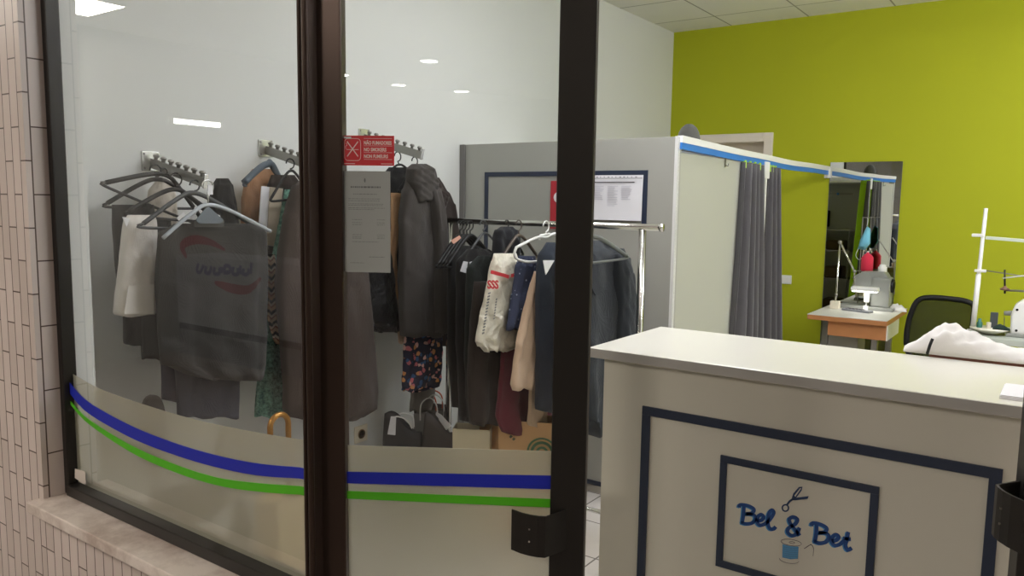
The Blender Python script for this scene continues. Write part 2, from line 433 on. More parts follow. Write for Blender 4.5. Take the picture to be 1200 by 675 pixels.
# notice sheet
ns0 = (onleaf(402, 260)-LP(0, 0, OG)).dot(DL); ns1 = (onleaf(457.5, 260)-LP(0, 0, OG)).dot(DL); nz0 = onleaf(430, 319).z; nz1 = onleaf(430, 200.5).z
NW = ns1-ns0; NH = nz1-nz0
b = B(); b.obox(LP(ns0, nz0, OG), DL*NW, DN*.0008, (0, 0, NH)); notice = b.build('notice_sheet', m_notice)
tag(notice, 'grey printed notice in a plastic sleeve below the red sticker', 'notice')
def NPp(u, v, e=.0008): return LP(ns0+NW*u, nz0+NH*v, OG+e)
random.seed(4)
t1 = B(); t2 = B()
t1.ball(NPp(.47, .91, .0008), NW*.045, .4, .4, 1, 8)
def words(b, u0, u1, v, h):
    u = u0
    while u < u1:
        l = random.uniform(.02, .07); l = min(l, u1-u); b.obox(NPp(u, v), DL*NW*l, DN*.0003, (0, 0, NH*h)); u += l+.014
words(t1, .17, .8, .835, .016)
words(t2, .22, .72, .77, .008)
for v in (.725, .705, .675, .66, .635, .62): words(t2, .12, random.uniform(.6, .92), v, .006)
for v in (.52, .49, .47, .37, .35, .335): words(t2, .2, .4, v, .006); words(t2, .72, .88, v, .006)
words(t2, .2, .75, .30, .006); words(t2, .55, .88, .15, .007); words(t2, .15, .45, .09, .006)
t1.build('heading', m_ink, notice); t2.build('text_lines', M('faint_ink', (140, 143, 142), .8), notice)
# ------------------------------------------------------------------ right door leaf, swung open against the counter
RH = Vector((.075, 1.17, 0)); RD = Vector((-.17, 1, 0)).normalized(); RN = Vector((-RD.y, RD.x, 0))
# choose angle so that the free end sits on the ray of pixel (1190, 560)
dd = ray(1190, 560); Lr = .61
for k in range(400):
    a_ = math.radians(60+k*.1); e = RH+Vector((-math.cos(a_), math.sin(a_), 0))*Lr
    if e.x/e.y <= dd[0]/dd[1]+.0: pass
    else:
        break
RD = (e-RH).normalized(); RN = Vector((-RD.y, RD.x, 0))
leaf2 = struct(bpy.data.objects.new('door_3', None)); col.objects.link(leaf2); leaf2.location = RH; ORG[leaf2.name] = RH.copy()
def rbox(b, s0, s1, z0, z1, o0, o1): return b.obox(RH+RD*s0+RN*o0+Vector((0, 0, z0)), RD*(s1-s0), RN*(o1-o0), (0, 0, z1-z0))
st = B(); rbox(st, 0, .057, .01, 2.25, -.04, 0); st.build('hinge_stile', m_alu, leaf2, bevel=.004)
st = B(); rbox(st, Lr-.078, Lr, .01, 2.25, -.04, 0); st.build('lock_stile', m_alu2, leaf2, bevel=.003)
st = B(); rbox(st, .057, Lr-.078, .01, .12, -.04, 0); rbox(st, .057, Lr-.078, 2.18, 2.25, -.04, 0); st.build('rail', m_alu2, leaf2, bevel=.003)
st = B(); rbox(st, .05, Lr-.07, .1, 2.2, -.024, -.016); st.build('pane', m_glass, leaf2)
pull(RH+RD*(Lr-.042), RD, RN, .892, .988, 'pull_handle', leaf2)
fp = B(); fp.box(.1, .15, YS-.03, YS+.05, 0, 2.3); fp.box(XM1, .1, YS-.03, YS+.05, 2.255, 2.3)
struct(fp.build('trim_2', m_alu, bevel=.004))
# ------------------------------------------------------------------ counter
cn = thing('reception_counter', 'white topped shop counter with navy frames and a painted sewing emblem', 'counter', (-.3, 2.1, 0))
CX0, CX1, CY0, CY1 = -1.058, .75, 1.872, 2.345
B().box(CX0, CX1, CY0, CY1, 1.072, 1.1).build('worktop', m_top, cn, bevel=.003)
B().box(CX0-.0015, CX1, CY0-.0015, CY0, 1.074, 1.098).build('edge_band', m_edge, cn)
BX0, BY0 = -1.022, 1.9
B().box(BX0, CX1-.03, BY0, CY1-.03, 0, 1.072).build('body', m_body, cn)
def fq(x, y): return onY(x, y, BY0)
def frame(b, x0, x1, z0, z1, w, y0, y1):
    b.box(x0, x1, y0, y1, z1-w, z1); b.box(x0, x1, y0, y1, z0, z0+w); b.box(x0, x0+w, y0, y1, z0+w, z1-w); b.box(x1-w, x1, y0, y1, z0+w, z1-w)
o0 = fq(753.5, 478); o1 = fq(1176, 546)
ozt = (o0.z+o1.z)/2
b = B(); frame(b, o0.x, o1.x, .09, ozt, .024, BY0-.006, BY0); b.build('large_frame', m_navy, cn, bevel=.001)
i0 = fq(845, 533); i1 = fq(1031, 570); i2 = fq(839, 662)
b = B(); frame(b, i0.x, i1.x, i2.z, (i0.z+i1.z)/2, .018, BY0-.006, BY0); b.build('small_frame', m_navy, cn, bevel=.001)
def lg(x, y): return fq(820+x/5.4545, 560+y/5.4545)
def strokes(name, lists, wid, mat, dep=.0012):
    b = B()
    for L in lists: ribbon(b, catmull([lg(*p) for p in L], 8), wid, (0, -1, 0), dep)
    return b.build(name, mat, cn)
m_logo = M('logo_blue', (24, 66, 128), .5); m_logol = M('logo_light_blue', (70, 140, 190), .5)
L1 = [[(284, 182), (280, 235), (272, 288)], [(252, 188), (258, 172), (285, 172), (320, 182), (347, 200), (338, 222), (300, 230)], [(300, 230), (345, 236), (356, 262), (335, 288), (295, 293), (266, 284)],
      [(368, 276), (398, 268), (410, 248), (392, 234), (372, 250), (366, 280), (385, 302), (418, 294)],
      [(418, 294), (452, 262), (474, 222), (460, 206), (442, 232), (436, 285), (448, 322), (472, 326), (486, 312)],
      [(640, 368), (610, 330), (580, 290), (574, 262), (598, 250), (624, 264), (612, 294), (572, 318), (562, 346), (588, 368), (618, 358), (638, 318)],
      [(748, 300), (745, 355), (736, 408)], [(714, 306), (720, 290), (748, 290), (785, 302), (812, 322), (802, 344), (764, 350)], [(764, 350), (812, 356), (826, 382), (804, 410), (764, 416), (730, 404)],
      [(846, 404), (876, 396), (888, 376), (870, 362), (850, 378), (844, 408), (864, 432), (898, 424)],
      [(950, 345), (940, 395), (932, 432), (946, 460), (972, 448)], [(916, 384), (966, 392)], [(898, 424), (926, 398)]]
strokes('lettering_highlight', [[(x-9, y+4) for x, y in L] for L in L1], .0076, m_logol, .0007)
strokes('lettering', L1, .0085, m_logo, .0013)
b = B()
for poly in ([(588, 132), (598, 100), (634, 58), (657, 56), (652, 80), (612, 134)], [(580, 142), (604, 128), (697, 116), (690, 133), (610, 143)]):
    b.prism([lg(*p) for p in poly], (0, -.0012, 0))
ribbon(b, [lg(596, 134), lg(574, 150), lg(558, 172)], .0046, (0, -1, 0), .0012)
ring = [lg(548+20*math.cos(2*PI*k/16), 192+21*math.sin(2*PI*k/16)) for k in range(17)]
ribbon(b, ring, .0034, (0, -1, 0), .0012)
b.build('scissors_emblem', M('emblem_navy', (40, 62, 98), .5), cn)
b = B(); b.prism([lg(*p) for p in ((612, 120), (606, 112), (642, 66), (650, 66))], (0, -.0016, 0)); b.build('scissors_gleam', m_body, cn)
b = B(); b.prism([lg(*p) for p in ((530, 424), (580, 436), (632, 440), (627, 516), (580, 520), (528, 508))], (0, -.001, 0)); b.build('spool_thread', M('thread_blue', (84, 146, 190), .6), cn)
b = B()
for (ex, ey, rx, ry, a0, a1) in ((585, 413, 66, 20, 0, 2*PI), (572, 523, 62, 22, 0, PI), (590, 413, 18, 6, 0, 2*PI)):
    ribbon(b, [lg(ex+rx*math.cos(a0+(a1-a0)*k/20), ey+ry*math.sin(a0+(a1-a0)*k/20)+.14*rx*math.cos(a0+(a1-a0)*k/20)) for k in range(21)], .0006, (0, -1, 0), .0012)
for k in range(6): ribbon(b, [lg(532, 440+13*k), lg(580, 449+13*k), lg(630, 452+13*k)], .0004, (0, -1, 0), .0012)
ribbon(b, [lg(668, 452), lg(712, 424)], .0012, (0, -1, 0), .0012); ribbon(b, catmull([lg(712, 424), lg(728, 450), lg(724, 500)]), .0005, (0, -1, 0), .0012)
b.build('spool_outline', M('emblem_purple', (74, 60, 84), .6), cn)
# paper stack at the right end of the counter
b = B(); P = [onZ(x, y, 1.1005) for x, y in ((1171, 467), (1177, 453), (1222, 458), (1222, 474))]
for k in range(4): b.prism([p+Vector((.002*(k % 2), .0015*k, .002*k)) for p in P], (0, 0, .0016))
tag(b.build('paper_stack', m_paper), 'small stack of white papers at the right end of the counter top', 'papers')
# board and white garment on the counter's back edge
q0 = onZ(1088, 417.3, 1.1); q1 = onZ(1200, 429.5, 1.1)
bd = B(); v = (q1-q0); v.z = 0; v.normalize(); nrm = Vector((-v.y, v.x, 0))
ib = thing('ironing_board', 'ironing board with brown edge close behind the counter', 'ironing board', (q0.x+v.x*.4, q0.y+.12, 0))
bd.obox(Vector((q0.x, q0.y+.004, 1.083)), v*1.0, nrm*.26, (0, 0, .022)); bd.build('board', M('brown_board', (128, 78, 62), .6), ib, bevel=.003)
bd = B(); bd.obox(Vector((q0.x, q0.y+.004, 1.105))+v*.004+nrm*.004, v*.99, nrm*.252, (0, 0, .0015)); bd.build('cover', fabric('board_cover', (226, 222, 212), .05), ib)
for sg in (-1, 1):
    c_ = Vector((q0.x, q0.y+.004, 0))+v*.5+nrm*.13
    B().tube([c_+v*(-.32*sg)+nrm*.02*sg+Vector((0, 0, .02)), c_+v*(.32*sg)+nrm*.02*sg+Vector((0, 0, 1.085))], .012, 10).build('leg', m_steel, ib, smooth=True)
    B().tube([c_+v*(-.32*sg)-nrm*.12+Vector((0, 0, .014)), c_+v*(-.32*sg)+nrm*.12+Vector((0, 0, .014))], .012, 10).build('foot', m_pl_black, ib, smooth=True)
def heap(b, base, ax, ay, prof, n=40, m=16, amp=.006, seed=0, z0=0):
    """cloth heap: prof list (u,width,height) along ax"""
    rnd = np.random.RandomState(seed); us = np.linspace(prof[0][0], prof[-1][0], n); R = []
    ph = rnd.rand(4)*6
    for i, u in enumerate(us):
        w_ = np.interp(u, [p[0] for p in prof], [p[1] for p in prof]); h_ = np.interp(u, [p[0] for p in prof], [p[2] for p in prof])
        ring = []
        for j in range(m):
            t = j/(m-1); a_ = PI*t
            wob = 1+.06*math.sin(12*u/.4+ph[0]+4*t*3)+.085*math.sin(34*u/.4+ph[1]-7*t*3)+.05*math.sin(64*u/.4+ph[2]+11*t)
            y_ = -math.cos(a_)*w_/2; z_ = (math.sin(a_)**.75)*h_*wob
            ring.append(Vector(base)+Vector(ax)*u+Vector(ay)*(w_/2+y_)+Vector((0, 0, z0+max(z_, 0))))
        ring += [Vector(base)+Vector(ax)*u+Vector(ay)*(w_*(1-k/5)) + Vector((0, 0, z0)) for k in range(1, 5)]
        R.append(ring)
    b.rings(R); return b
gb0 = onZ(1058, 415, 1.1); gb0.z = 1.1068
b = B(); heap(b, gb0+nrm*.004, v, nrm, [(0, .05, .012), (.03, .10, .03), (.06, .13, .058), (.09, .15, .076), (.12, .15, .067), (.16, .15, .055), (.2, .15, .04), (.235, .15, .030), (.27, .15, .025), (.42, .15, .022), (.6, .15, .02), (.72, .1, .012)], 90, 30, seed=3)
wg = b.build('white_garment', fabric('white_cotton', (246, 243, 238), .03, .9, .5), smooth=True)
tag(wg, 'white folded garment with a black tag lying behind the counter top', 'garment')
tb = B(); p = [onY(x, y, 2.325) for x, y in ((1093, 397), (1090, 404), (1086.5, 415))]
ribbon(tb, [p_+Vector((0, 0, 0)) for p_ in p], .008, (0, -1, .4), .002); tb.build('garment_tag', m_pl_black, wg)
# ------------------------------------------------------------------ changing booth
bt_ = thing('changing_booth', 'grey panelled changing booth with navy frame beside the left wall', 'booth', (-2.15, 3.46, 0))
BYf = 3.462; bzt = 1.812; BXr = -1.505
B().box(XL+.035, BXr, BYf, BYf+.04, .055, bzt).build('front_panel', m_booth, bt_, bevel=.002)
B().box(XL+.002, XL+.035, BYf-.012, BYf+.06, 0, bzt+.0).build('wall_batten', M('grey_batten', (112, 110, 106), .6), bt_)
B().box(XL+.04, BXr-.01, BYf+.0, BYf+.05, 0, .055).build('plinth', M('plinth_grey', (170, 166, 158), .5), bt_)
f0 = onY(568, 203, BYf-.004); f1 = onY(759.3, 198, BYf-.004); f2 = onY(690, 567, BYf-.004)
b = B(); frame(b, f0.x, f1.x, f2.z, (f0.z+f1.z)/2, .024, BYf-.005, BYf); b.build('navy_frame', m_navy, bt_)
sz = onX(822, 178, BXr).z
B().box(BXr-.03, BXr-.004, BYf+.04, 4.42, .04, onX(806, 180, BXr).z).build('side_panel', m_booth_side, bt_)
b = B(); b.box(BXr-.016, BXr-.0, BYf-.001, BYf+.022, .055, bzt+.002); b.build('corner_bead', m_pl_white, bt_)
hk = B(); hp = onX(850, 189, BXr); hk.obox(hp+Vector((0, -.006, -.03)), (.004, 0, 0), (0, .012, 0), (0, 0, .05)); hk.tube([hp+Vector((.004, 0, -.02)), hp+Vector((.016, 0, -.026)), hp+Vector((.018, 0, -.012))], .003); hk.build('coat_hook', m_steel, bt_, bevel=.001)
# post and curtain rail
cr = thing('curtain_rail', 'white and blue curtain rail from the booth corner to the mirror wall', 'curtain rail', (BXr, 4.9, 1.72))
rp = [onX(*q, BXr) for q in ((798, 162), (830, 169.5), (865, 177.5), (893, 183), (925, 190), (950, 193.5), (967, 193.5))]
zs_ = [p.z for p in rp]; ys_ = [p.y for p in rp]
path = catmull([Vector((BXr, BYf+.02, zs_[0]))]+[Vector((BXr, y, z)) for y, z in zip(ys_[1:-1], zs_[1:-1])]+[Vector((BXr, YG-.002, zs_[-2]+.0))], 5)
def rail(b, path, dz0, dz1, w):
    R = [[p+Vector((-w, 0, dz0)), p+Vector((w, 0, dz0)), p+Vector((w, 0, dz1)), p+Vector((-w, 0, dz1))] for p in path]; b.rings(R); return b
rail(B(), path, -.02, .012, .014).build('track', m_pl_white, cr)
rail(B(), path, -.05, -.02, .010).build('blue_runner', m_rail_blue, cr)
B().box(BXr-.02, BXr+.02, YG-.045, YG-.001, path[-1].z-.075, path[-1].z+.0).build('wall_bracket', m_pl_white, cr, bevel=.003)
py_ = onX(897, 190, BXr).y
B().box(BXr-.012, BXr+.012, py_-.012, py_+.012, 0, zs_[3]-.05).build('post', m_pl_white, cr, bevel=.002)
B().box(BXr-.02, BXr+.02, py_-.05, py_+.03, zs_[3]-.13, zs_[3]-.03).build('post_bracket', m_pl_white, cr, bevel=.003)
# curtains
def zrail(y): return float(np.interp(y, [p.y for p in path], [p.z for p in path]))-.055
def curtain(ya, yb, ybot0, ybot1, nf, label, seed):
    rnd = np.random.RandomState(seed); ph = rnd.rand(3)*6
    top = .0; N = 80; K = 14
    def sheet(off, ins=0):
        vs = []; fs = []
        for i in range(K+1):
            f = i/K
            for j in range(N+1):
                t = ins+(1-2*ins)*j/N; y0 = ya+(yb-ya)*t; y1 = ybot0+(ybot1-ybot0)*t; y = y0*(1-f)+y1*f
                amp = .03+.03*f
                x = BXr+off+amp*math.sin(2*PI*nf*t+ph[0]+.5*math.sin(3*f+ph[1]))*(1+.25*math.sin(5*t+ph[2]))
                z = zrail(y0)*(1-f)+.05*f
                vs.append((x, y, z))
        for i in range(K):
            for j in range(N): a_ = i*(N+1)+j; fs.append((a_, a_+1, a_+N+2, a_+N+1))
        return vs, fs
    b = B(); b.add(*sheet(.0))
    o = b.build('curtain', fabric('grey_curtain', (80, 78, 80), .12, .9, .3, .3), smooth=True)
    so = o.modifiers.new('solid', 'SOLIDIFY'); so.thickness = .004
    tag(o, label, 'curtain', 'booth curtains')
    b = B(); b.add(*sheet(-.0075, .06)); l = b.build('lime_lining', fabric('lime_lining', (150, 190, 30), .08), o, smooth=True)
    so = l.modifiers.new('solid', 'SOLIDIFY'); so.thickness = .002
    k = max(3, nf)
    for i in range(k):
        y = ya+(yb-ya)*((i+.5)/k); b = B(); b.box(BXr-.018, BXr+.016, y-.012, y+.012, zrail(y)-.03, zrail(y)+.012)
        b.build('hanging_tab', fabric('lime_tab', (170, 215, 60), .06), o)
    return o
c1a, c1b = onX(868, 186, BXr).y, onX(891, 189, BXr).y; c1c, c1d = onX(850, 388, BXr).y, onX(893, 392, BXr).y
curtain(c1a, c1b, c1c, c1d, 4, 'grey curtain bunched left of the white booth post', 1)
c2a, c2b = onX(899, 191, BXr).y, onX(908, 194, BXr).y; c2c, c2d = onX(895, 395, BXr).y, onX(910, 399, BXr).y
curtain(c2a, c2b, c2c, c2d, 3, 'grey curtain bunched right of the white booth post', 2)
# hat resting on the booth shelf
HY = 3.95; hc = onY(807, 165, HY); hz = onY(807, 182, HY).z; ht = onY(807, 146, HY).z-hz; hk_ = (onY(821, 165, HY).x-onY(793, 165, HY).x)/2
B().box(XL+.02, BXr-.045, BYf+.045, HY+.14, hz-.018, hz).build('shelf', m_white, bt_)
b = B(); b.lathe([(.02*hk_/.09, ht), (.35*hk_, ht*.97), (.6*hk_, ht*.88), (.8*hk_, ht*.72), (.94*hk_, ht*.45), (hk_, ht*.1), (hk_*1.02, 0)], (hc.x, HY, hz+.002), 28)
hat = b.build('felt_hat', fabric('grey_felt', (84, 84, 78), .25), smooth=True); tag(hat, 'dark grey hat on the booth shelf behind the front panel corner', 'hat')
b = B(); b.lathe([(hk_*.9, 0), (hk_*1.16, .0), (hk_*1.18, .005), (hk_*.9, .008)], (hc.x, HY, hz+.001), 28); b.build('brim', fabric('grey_felt', (84, 84, 78)), hat, smooth=True)
# price list on the booth
p0 = onY(693, 209, BYf-.006); p1 = onY(754, 205, BYf-.006); p2 = onY(752, 259, BYf-.006)
px0, px1, pzb, pzt = p0.x-.02, p1.x, p2.z, p1.z
N = 10
b = B(); R = []
for i in range(N+1):
    z = pzb+(pzt-pzb)*i/N; bow = .004*math.sin(PI*i/N)+(.010*(1-i/N)**3)
    R.append([Vector((px0, BYf-.006-bow, z)), Vector((px1, BYf-.006-bow, z)), Vector((px1, BYf-.0052-bow, z)), Vector((px0, BYf-.0052-bow, z))])
b.rings(R); pl = b.build('price_list', m_paper); tag(pl, 'white price list sheet with three text columns pinned on the booth panel', 'poster')
PWd = px1-px0; PHt = pzt-pzb
def pq(u, v): return Vector((px0+PWd*u, BYf-.012, pzb+PHt*v))
b = B(); b.obox(pq(.14, .83), (PWd*.72, 0, 0), (0, -.001, 0), (0, 0, PHt*.022)); b.obox(pq(.06, .925), (PWd*.93, 0, 0), (0, -.001, 0), (0, 0, PHt*.01)); b.build('heading_bar', m_dark, pl)
b = B()
for u0 in (.12, .38, .63):
    for k in range(13 if u0 == .38 else 9):
        b.obox(pq(u0, .75-.036*k), (PWd*random.uniform(.12, .2), 0, 0), (0, -.001, 0), (0, 0, PHt*.012))
b.obox(pq(.33, .22), (PWd*.36, 0, 0), (0, -.001, 0), (0, 0, PHt*.01)); b.build('text_lines', m_ink2, pl)
b = B()
for k in range(12): b.obox(pq(.1+.07*k, .95), (PWd*random.choice((.015, .03)), 0, 0), (0, -.001, 0), (0, 0, PHt*.015))
b.build('pin_marks', m_ink, pl)
r0 = onY(645.5, 212, BYf-.006); r1 = onY(652, 268, BYf-.006)
b = B(); b.box(r0.x, r0.x+.19, BYf-.0065, BYf-.0055, r1.z, r0.z); fl = b.build('red_flyer', M('red_flyer', (178, 40, 52), .6)); tag(fl, 'red flyer with a white dot pinned on the booth behind the door stile', 'poster')
b = B(); b.lathe([(.001, 0), (.028, 0), (.028, .001), (.001, .001)], (r0.x+.048, BYf-.0076, r0.z-.085), 18, 1); b.build('white_dot', m_paper, fl)
# things inside the booth, seen in the mirror
rk = thing('wire_shelf', 'dark wire shelf with folded clothes inside the booth', 'shelf', (-2.2, BYf+.2, 0))
for x in (-2.55, -1.85):
    for y in (BYf+.08, BYf+.34): B().tube([(x, y, 0), (x, y, 1.25)], .008).build('upright', m_steel, rk)
for z in (.35, .72, 1.02, 1.24):
    b = B(); b.box(-2.56, -1.84, BYf+.07, BYf+.35, z, z+.012); b.build('wire_tray', m_steel, rk)
random.seed(7)
for k, z in enumerate((.362, .732, 1.032)):
    for j, (cn_, cc) in enumerate((('black', (28, 28, 32)), ('navy', (34, 42, 70)), ('brown', (78, 64, 40)))):
        b = B(); x = -2.44+.22*j; b.box(x-.09, x+.09, BYf+.1, BYf+.32, z, z+random.uniform(.1, .17))
        tag(b.build('folded_cloth', fabric(cn_+'_folded', cc), bevel=.02, seg=3), f'{cn_} folded cloth on the {("lowest","middle","upper")[k]} tray of the booth shelf', 'cloth', 'cloths on the booth shelf')
bb_ = thing('tote_bag', 'black tote bag hanging on the inside of the booth panel', 'bag', (-2.25, BYf+.06, 1.27))
b = B(); b.box(-2.38, -2.12, BYf+.045, BYf+.085, 1.27, 1.45); b.build('body', fabric('black_tote', (22, 22, 24)), bb_, bevel=.012)
b = B(); b.tube(catmull([(-2.33, BYf+.065, 1.44), (-2.26, BYf+.065, 1.62), (-2.24, BYf+.065, 1.62), (-2.17, BYf+.065, 1.44)]), .009); b.build('strap', fabric('black_tote', (22, 22, 24)), bb_)
hkr = thing('peg_rail', 'steel peg rail with blue knobs inside the booth', 'hooks', (-2.2, BYf+.045, 1.62))
B().box(-2.5, -1.9, BYf+.04, BYf+.05, 1.62, 1.645).build('rail', m_steel, hkr)
for x in (-2.45, -2.25, -2.05):
    b = B(); b.ball((x, BYf+.075, 1.632), .014); b.tube([(x, BYf+.05, 1.632), (x, BYf+.07, 1.632)], .005); b.build('knob', M('blue_knob', (60, 120, 190), .3), hkr, smooth=True)
# ------------------------------------------------------------------ mirror, switch, socket
mp = [onY(*q, YG) for q in ((973.7, 190.4), (1058, 188.6))]
b = B(); b.box((mp[0].x), mp[1].x, YG-.008, YG-.001, .35, mp[0].z); mi = b.build('wall_mirror', m_mirror); tag(mi, 'tall frameless mirror on the green wall', 'mirror')
b = B(); b.box(mp[0].x-.002, mp[0].x+.001, YG-.0085, YG-.0005, .35, mp[0].z+.001); b.box(mp[1].x-.001, mp[1].x+.002, YG-.0085, YG-.0005, .35, mp[0].z+.001); b.build('edge_strip', M('mirror_edge', (90, 100, 92), .4), mi)
s0 = onY(914.5, 322, YG); s1 = onY(927.5, 333, YG)
b = B(); b.box(s0.x, s1.x, YG-.01, YG, s1.z, s0.z); sw = b.build('light_switch', m_pl_white, bevel=.003); tag(sw, 'white square light switch on the green wall beside the curtain', 'switch')
b = B(); b.box(s0.x+.012, s1.x-.012, YG-.014, YG-.009, s1.z+.012, s0.z-.012); b.build('rocker', m_machw, sw, bevel=.002)
sk = onX(422, 508, XL)
b = B(); b.box(XL, XL+.01, sk.y-.043, sk.y+.043, sk.z-.043, sk.z+.043); so_ = b.build('wall_socket', M('ivory_plastic', (226, 215, 190), .4), bevel=.004); tag(so_, 'ivory power socket low on the white left wall', 'socket')
b = B(); b.lathe([(.024, 0), (.024, .003), (.02, .004), (.02, -.002)], (XL+.01, sk.y, sk.z), 20, 0); b.build('socket_well', M('socket_well', (150, 120, 80), .5), so_)
# ------------------------------------------------------------------ display arms on the left wall
def arm(pxs, Yv, endpx, label, nk, hidden=None):
    c = onX(*pxs, XL); e = onY(*endpx, c.y) if hidden is None else hidden
    if hidden is not None: e = Vector((hidden[0], c.y, hidden[1]))
    t = thing('display_arm', label, 'display arm', (XL, c.y, c.z-.04), 'stepped display arms on the left wall')
    b = B(); b.box(XL, XL+.006, c.y-.036, c.y+.036, c.z-.036, c.z+.036); pl_ = b.build('plate', m_plate, t, bevel=.002)
    for yy in (-.026, .026):
        for zz in (-.026, .026):
            b = B(); b.lathe([(.004, .006), (.004, .008), (.002, .0085)], (XL, c.y+yy, c.z+zz), 8, 0); b.build('screw', m_dark, pl_)
    a_ = Vector((XL+.006, c.y, c.z-.006)); d_ = (e-a_)
    b = B(); up = Vector((-d_.z, 0, d_.x)).normalized()
    b.obox(a_-Vector((0, .005, 0))-up*.018, d_, (0, .010, 0), up*.036); bar = b.build('bar', m_steel, t, bevel=.002)
    for k in range(nk):
        q = a_+d_*((k+.6)/nk)+up*.018
        b = B(); b.lathe([(.007, 0), (.007, .008), (.011, .01), (.011, .017), (.006, .02)], (0, 0, 0), 10)
        rot = Matrix.Translation(q) @ up.to_track_quat('Z', 'Y').to_matrix().to_4x4()
        b.v = [rot @ v_ for v_ in b.v]; b.build('knob', m_steel, t, smooth=True)
    b = B(); b.obox(e-Vector((0, .008, 0))-up*.02, d_.normalized()*.006, (0, .016, 0), up*.05); b.build('end_stop', m_plate, t, bevel=.002)
    return a_, e
A1 = arm((176, 189), 0, (240, 214), 'stepped steel display arm nearest the shop window', 7)
A2 = arm((310.5, 174), 0, None, 'stepped steel display arm just left of the window post', 8, (-2.45, 1.5+.115))
A3 = arm((426, 160), 0, (494, 182), 'stepped steel display arm behind the red sticker', 8)
# ------------------------------------------------------------------ garments
def cloth(b, X, rows, t=.06, A=.012, k=3, seed=0, n=26, Mr=44, hollow=True, dX=0):
    rnd = np.random.RandomState(seed); ph = rnd.rand(5)*6
    L = [onX(r[1], r[0], X) for r in rows]; Rr = [onX(r[2], r[0], X) for r in rows]
    s = np.array([r[0] for r in rows], float); ss = np.linspace(s[0], s[-1], n)
    ss = np.unique(np.concatenate([ss, s]))
    def itp(V, c): return np.interp(ss, s, [v_[c] for v_ in V])
    Ly, Lz, Ry, Rz = itp(L, 1), itp(L, 2), itp(Rr, 1), itp(Rr, 2)
    def sm(a_):
        a2 = a_.copy(); a2[1:-1] = .25*a_[:-2]+.5*a_[1:-1]+.25*a_[2:]; return a2
    Ly, Ry = sm(Ly), sm(Ry)
    out = []; K = len(ss)
    for i in range(K):
        f = i/(K-1); th = t*min(1, .4+f*5)*(1 if f < .97 else .85)
        ring = []
        for j in range(Mr):
            a_ = 2*PI*j/Mr; c_, s_ = math.cos(a_), math.sin(a_)
            u = .5-.5*math.copysign(abs(c_)**.75, c_)
            edge = math.sin(PI*u)**.3 if 0 < u < 1 else 0
            fold = A*(.25+.75*f)*edge*(math.sin(2*PI*k*u+ph[0]+1.2*math.sin(2.2*f+ph[1]))+.5*math.sin(2*PI*k*2.3*u+ph[2]+2*f))
            if s_ < 0: fold *= .6
            crease = edge*min(1, abs(Ry[i]-Ly[i])/.22)*(.004*math.sin(14*f+9*u+ph[3])+.0035*math.sin(31*f-17*u+ph[1])+.003*math.sin(23*u+6*f+ph[0]))
            x = X+dX+th/2*math.copysign(abs(s_)**.6, s_)+fold+crease
            ring.append(Vector((x, Ly[i]+(Ry[i]-Ly[i])*u, Lz[i]+(Rz[i]-Lz[i])*u+(.006*math.sin(2*PI*k*u+ph[4]) if i == K-1 else 0))))
        out.append(ring)
    b.rings(out); return b
def garment(name, label, cat, X, rows, mat, t=.06, A=.012, k=3, seed=0, group=None, parent=None):
    b = B(); cloth(b, X, rows, t, A, k, seed)
    o = b.build(name, mat, parent, smooth=True)
    if parent is None: tag(o, label, cat, group)
    return o
fb_dkgrey = fabric('dark_grey_cloth', (58, 56, 54)); fb_black = fabric('black_cloth', (20, 20, 21), .2); fb_navy = fabric('navy_cloth', (36, 40, 56))
fb_char = fabric('charcoal_cloth', (46, 50, 54)); fb_coat = fabric('brown_grey_wool', (62, 52, 46), .15); fb_tan = fabric('tan_cloth', (152, 114, 84)); fb_beige = fabric('beige_cloth', (206, 178, 152), .06)
fb_burg = fabric('burgundy_knit', (92, 32, 44)); fb_cream = fabric('cream_cloth', (222, 212, 198), .05); fb_grey = fabric('grey_cloth', (120, 116, 112)); fb_dkbrown = fabric('dark_brown_cloth', (42, 34, 30))
fb_denim = fabric('slate_denim', (92, 102, 110)); fb_orange = fabric('orange_cloth', (206, 96, 60)); fb_olive = fabric('grey_coat_cloth', (64, 60, 57), .15)
fb_dkgreen = fabric('dark_green_cloth', (26, 44, 38))
def shiny(name, c, rough=.35):
    t = NT(name); n = t.noise(18, None, 5); t.bsdf(t.mixc(n, vary(lin(c), .7), vary(lin(c), 1.4)), rough, 0, .6, n, .8, .03); return t.m
m_puffer = shiny('black_nylon', (22, 22, 24))
m_bagpl = shiny('cream_plastic', (222, 214, 196), .32)
def teal():
    t = NT('teal_print'); co = t.coord(); n = t.noise(70, co, 4, .7)
    r = t.new('ShaderNodeValToRGB'); e = r.color_ramp.elements
    e[0].position = .38; e[0].color = lin((40, 84, 80)); e[1].position = .6; e[1].color = lin((120, 168, 150))
    t.link(n, r.inputs[0]); t.bsdf(r.outputs[0], .9, 0, .2, n, .2, .004); return t.m
def zigzag():
    t = NT('zigzag_print'); co = t.coord(); sp = t.new('ShaderNodeSeparateXYZ'); t.link(co, sp.inputs[0])
    zz = t.math('MULTIPLY', t.math('PINGPONG', sp.outputs[1], .016), .9)
    s = t.math('FRACT', t.math('MULTIPLY', t.math('ADD', sp.outputs[2], zz), 22))
    r = t.new('ShaderNodeValToRGB'); r.color_ramp.interpolation = 'CONSTANT'; e = r.color_ramp.elements
    e[0].position = 0; e[0].color = lin((40, 36, 36)); e[1].position = .3; e[1].color = lin((202, 170, 138))
    x = e.new(.62); x.color = lin((150, 104, 84)); x = e.new(.78); x.color = lin((222, 208, 188))
    t.link(s, r.inputs[0]); t.bsdf(r.outputs[0], .9, 0, .2); return t.m
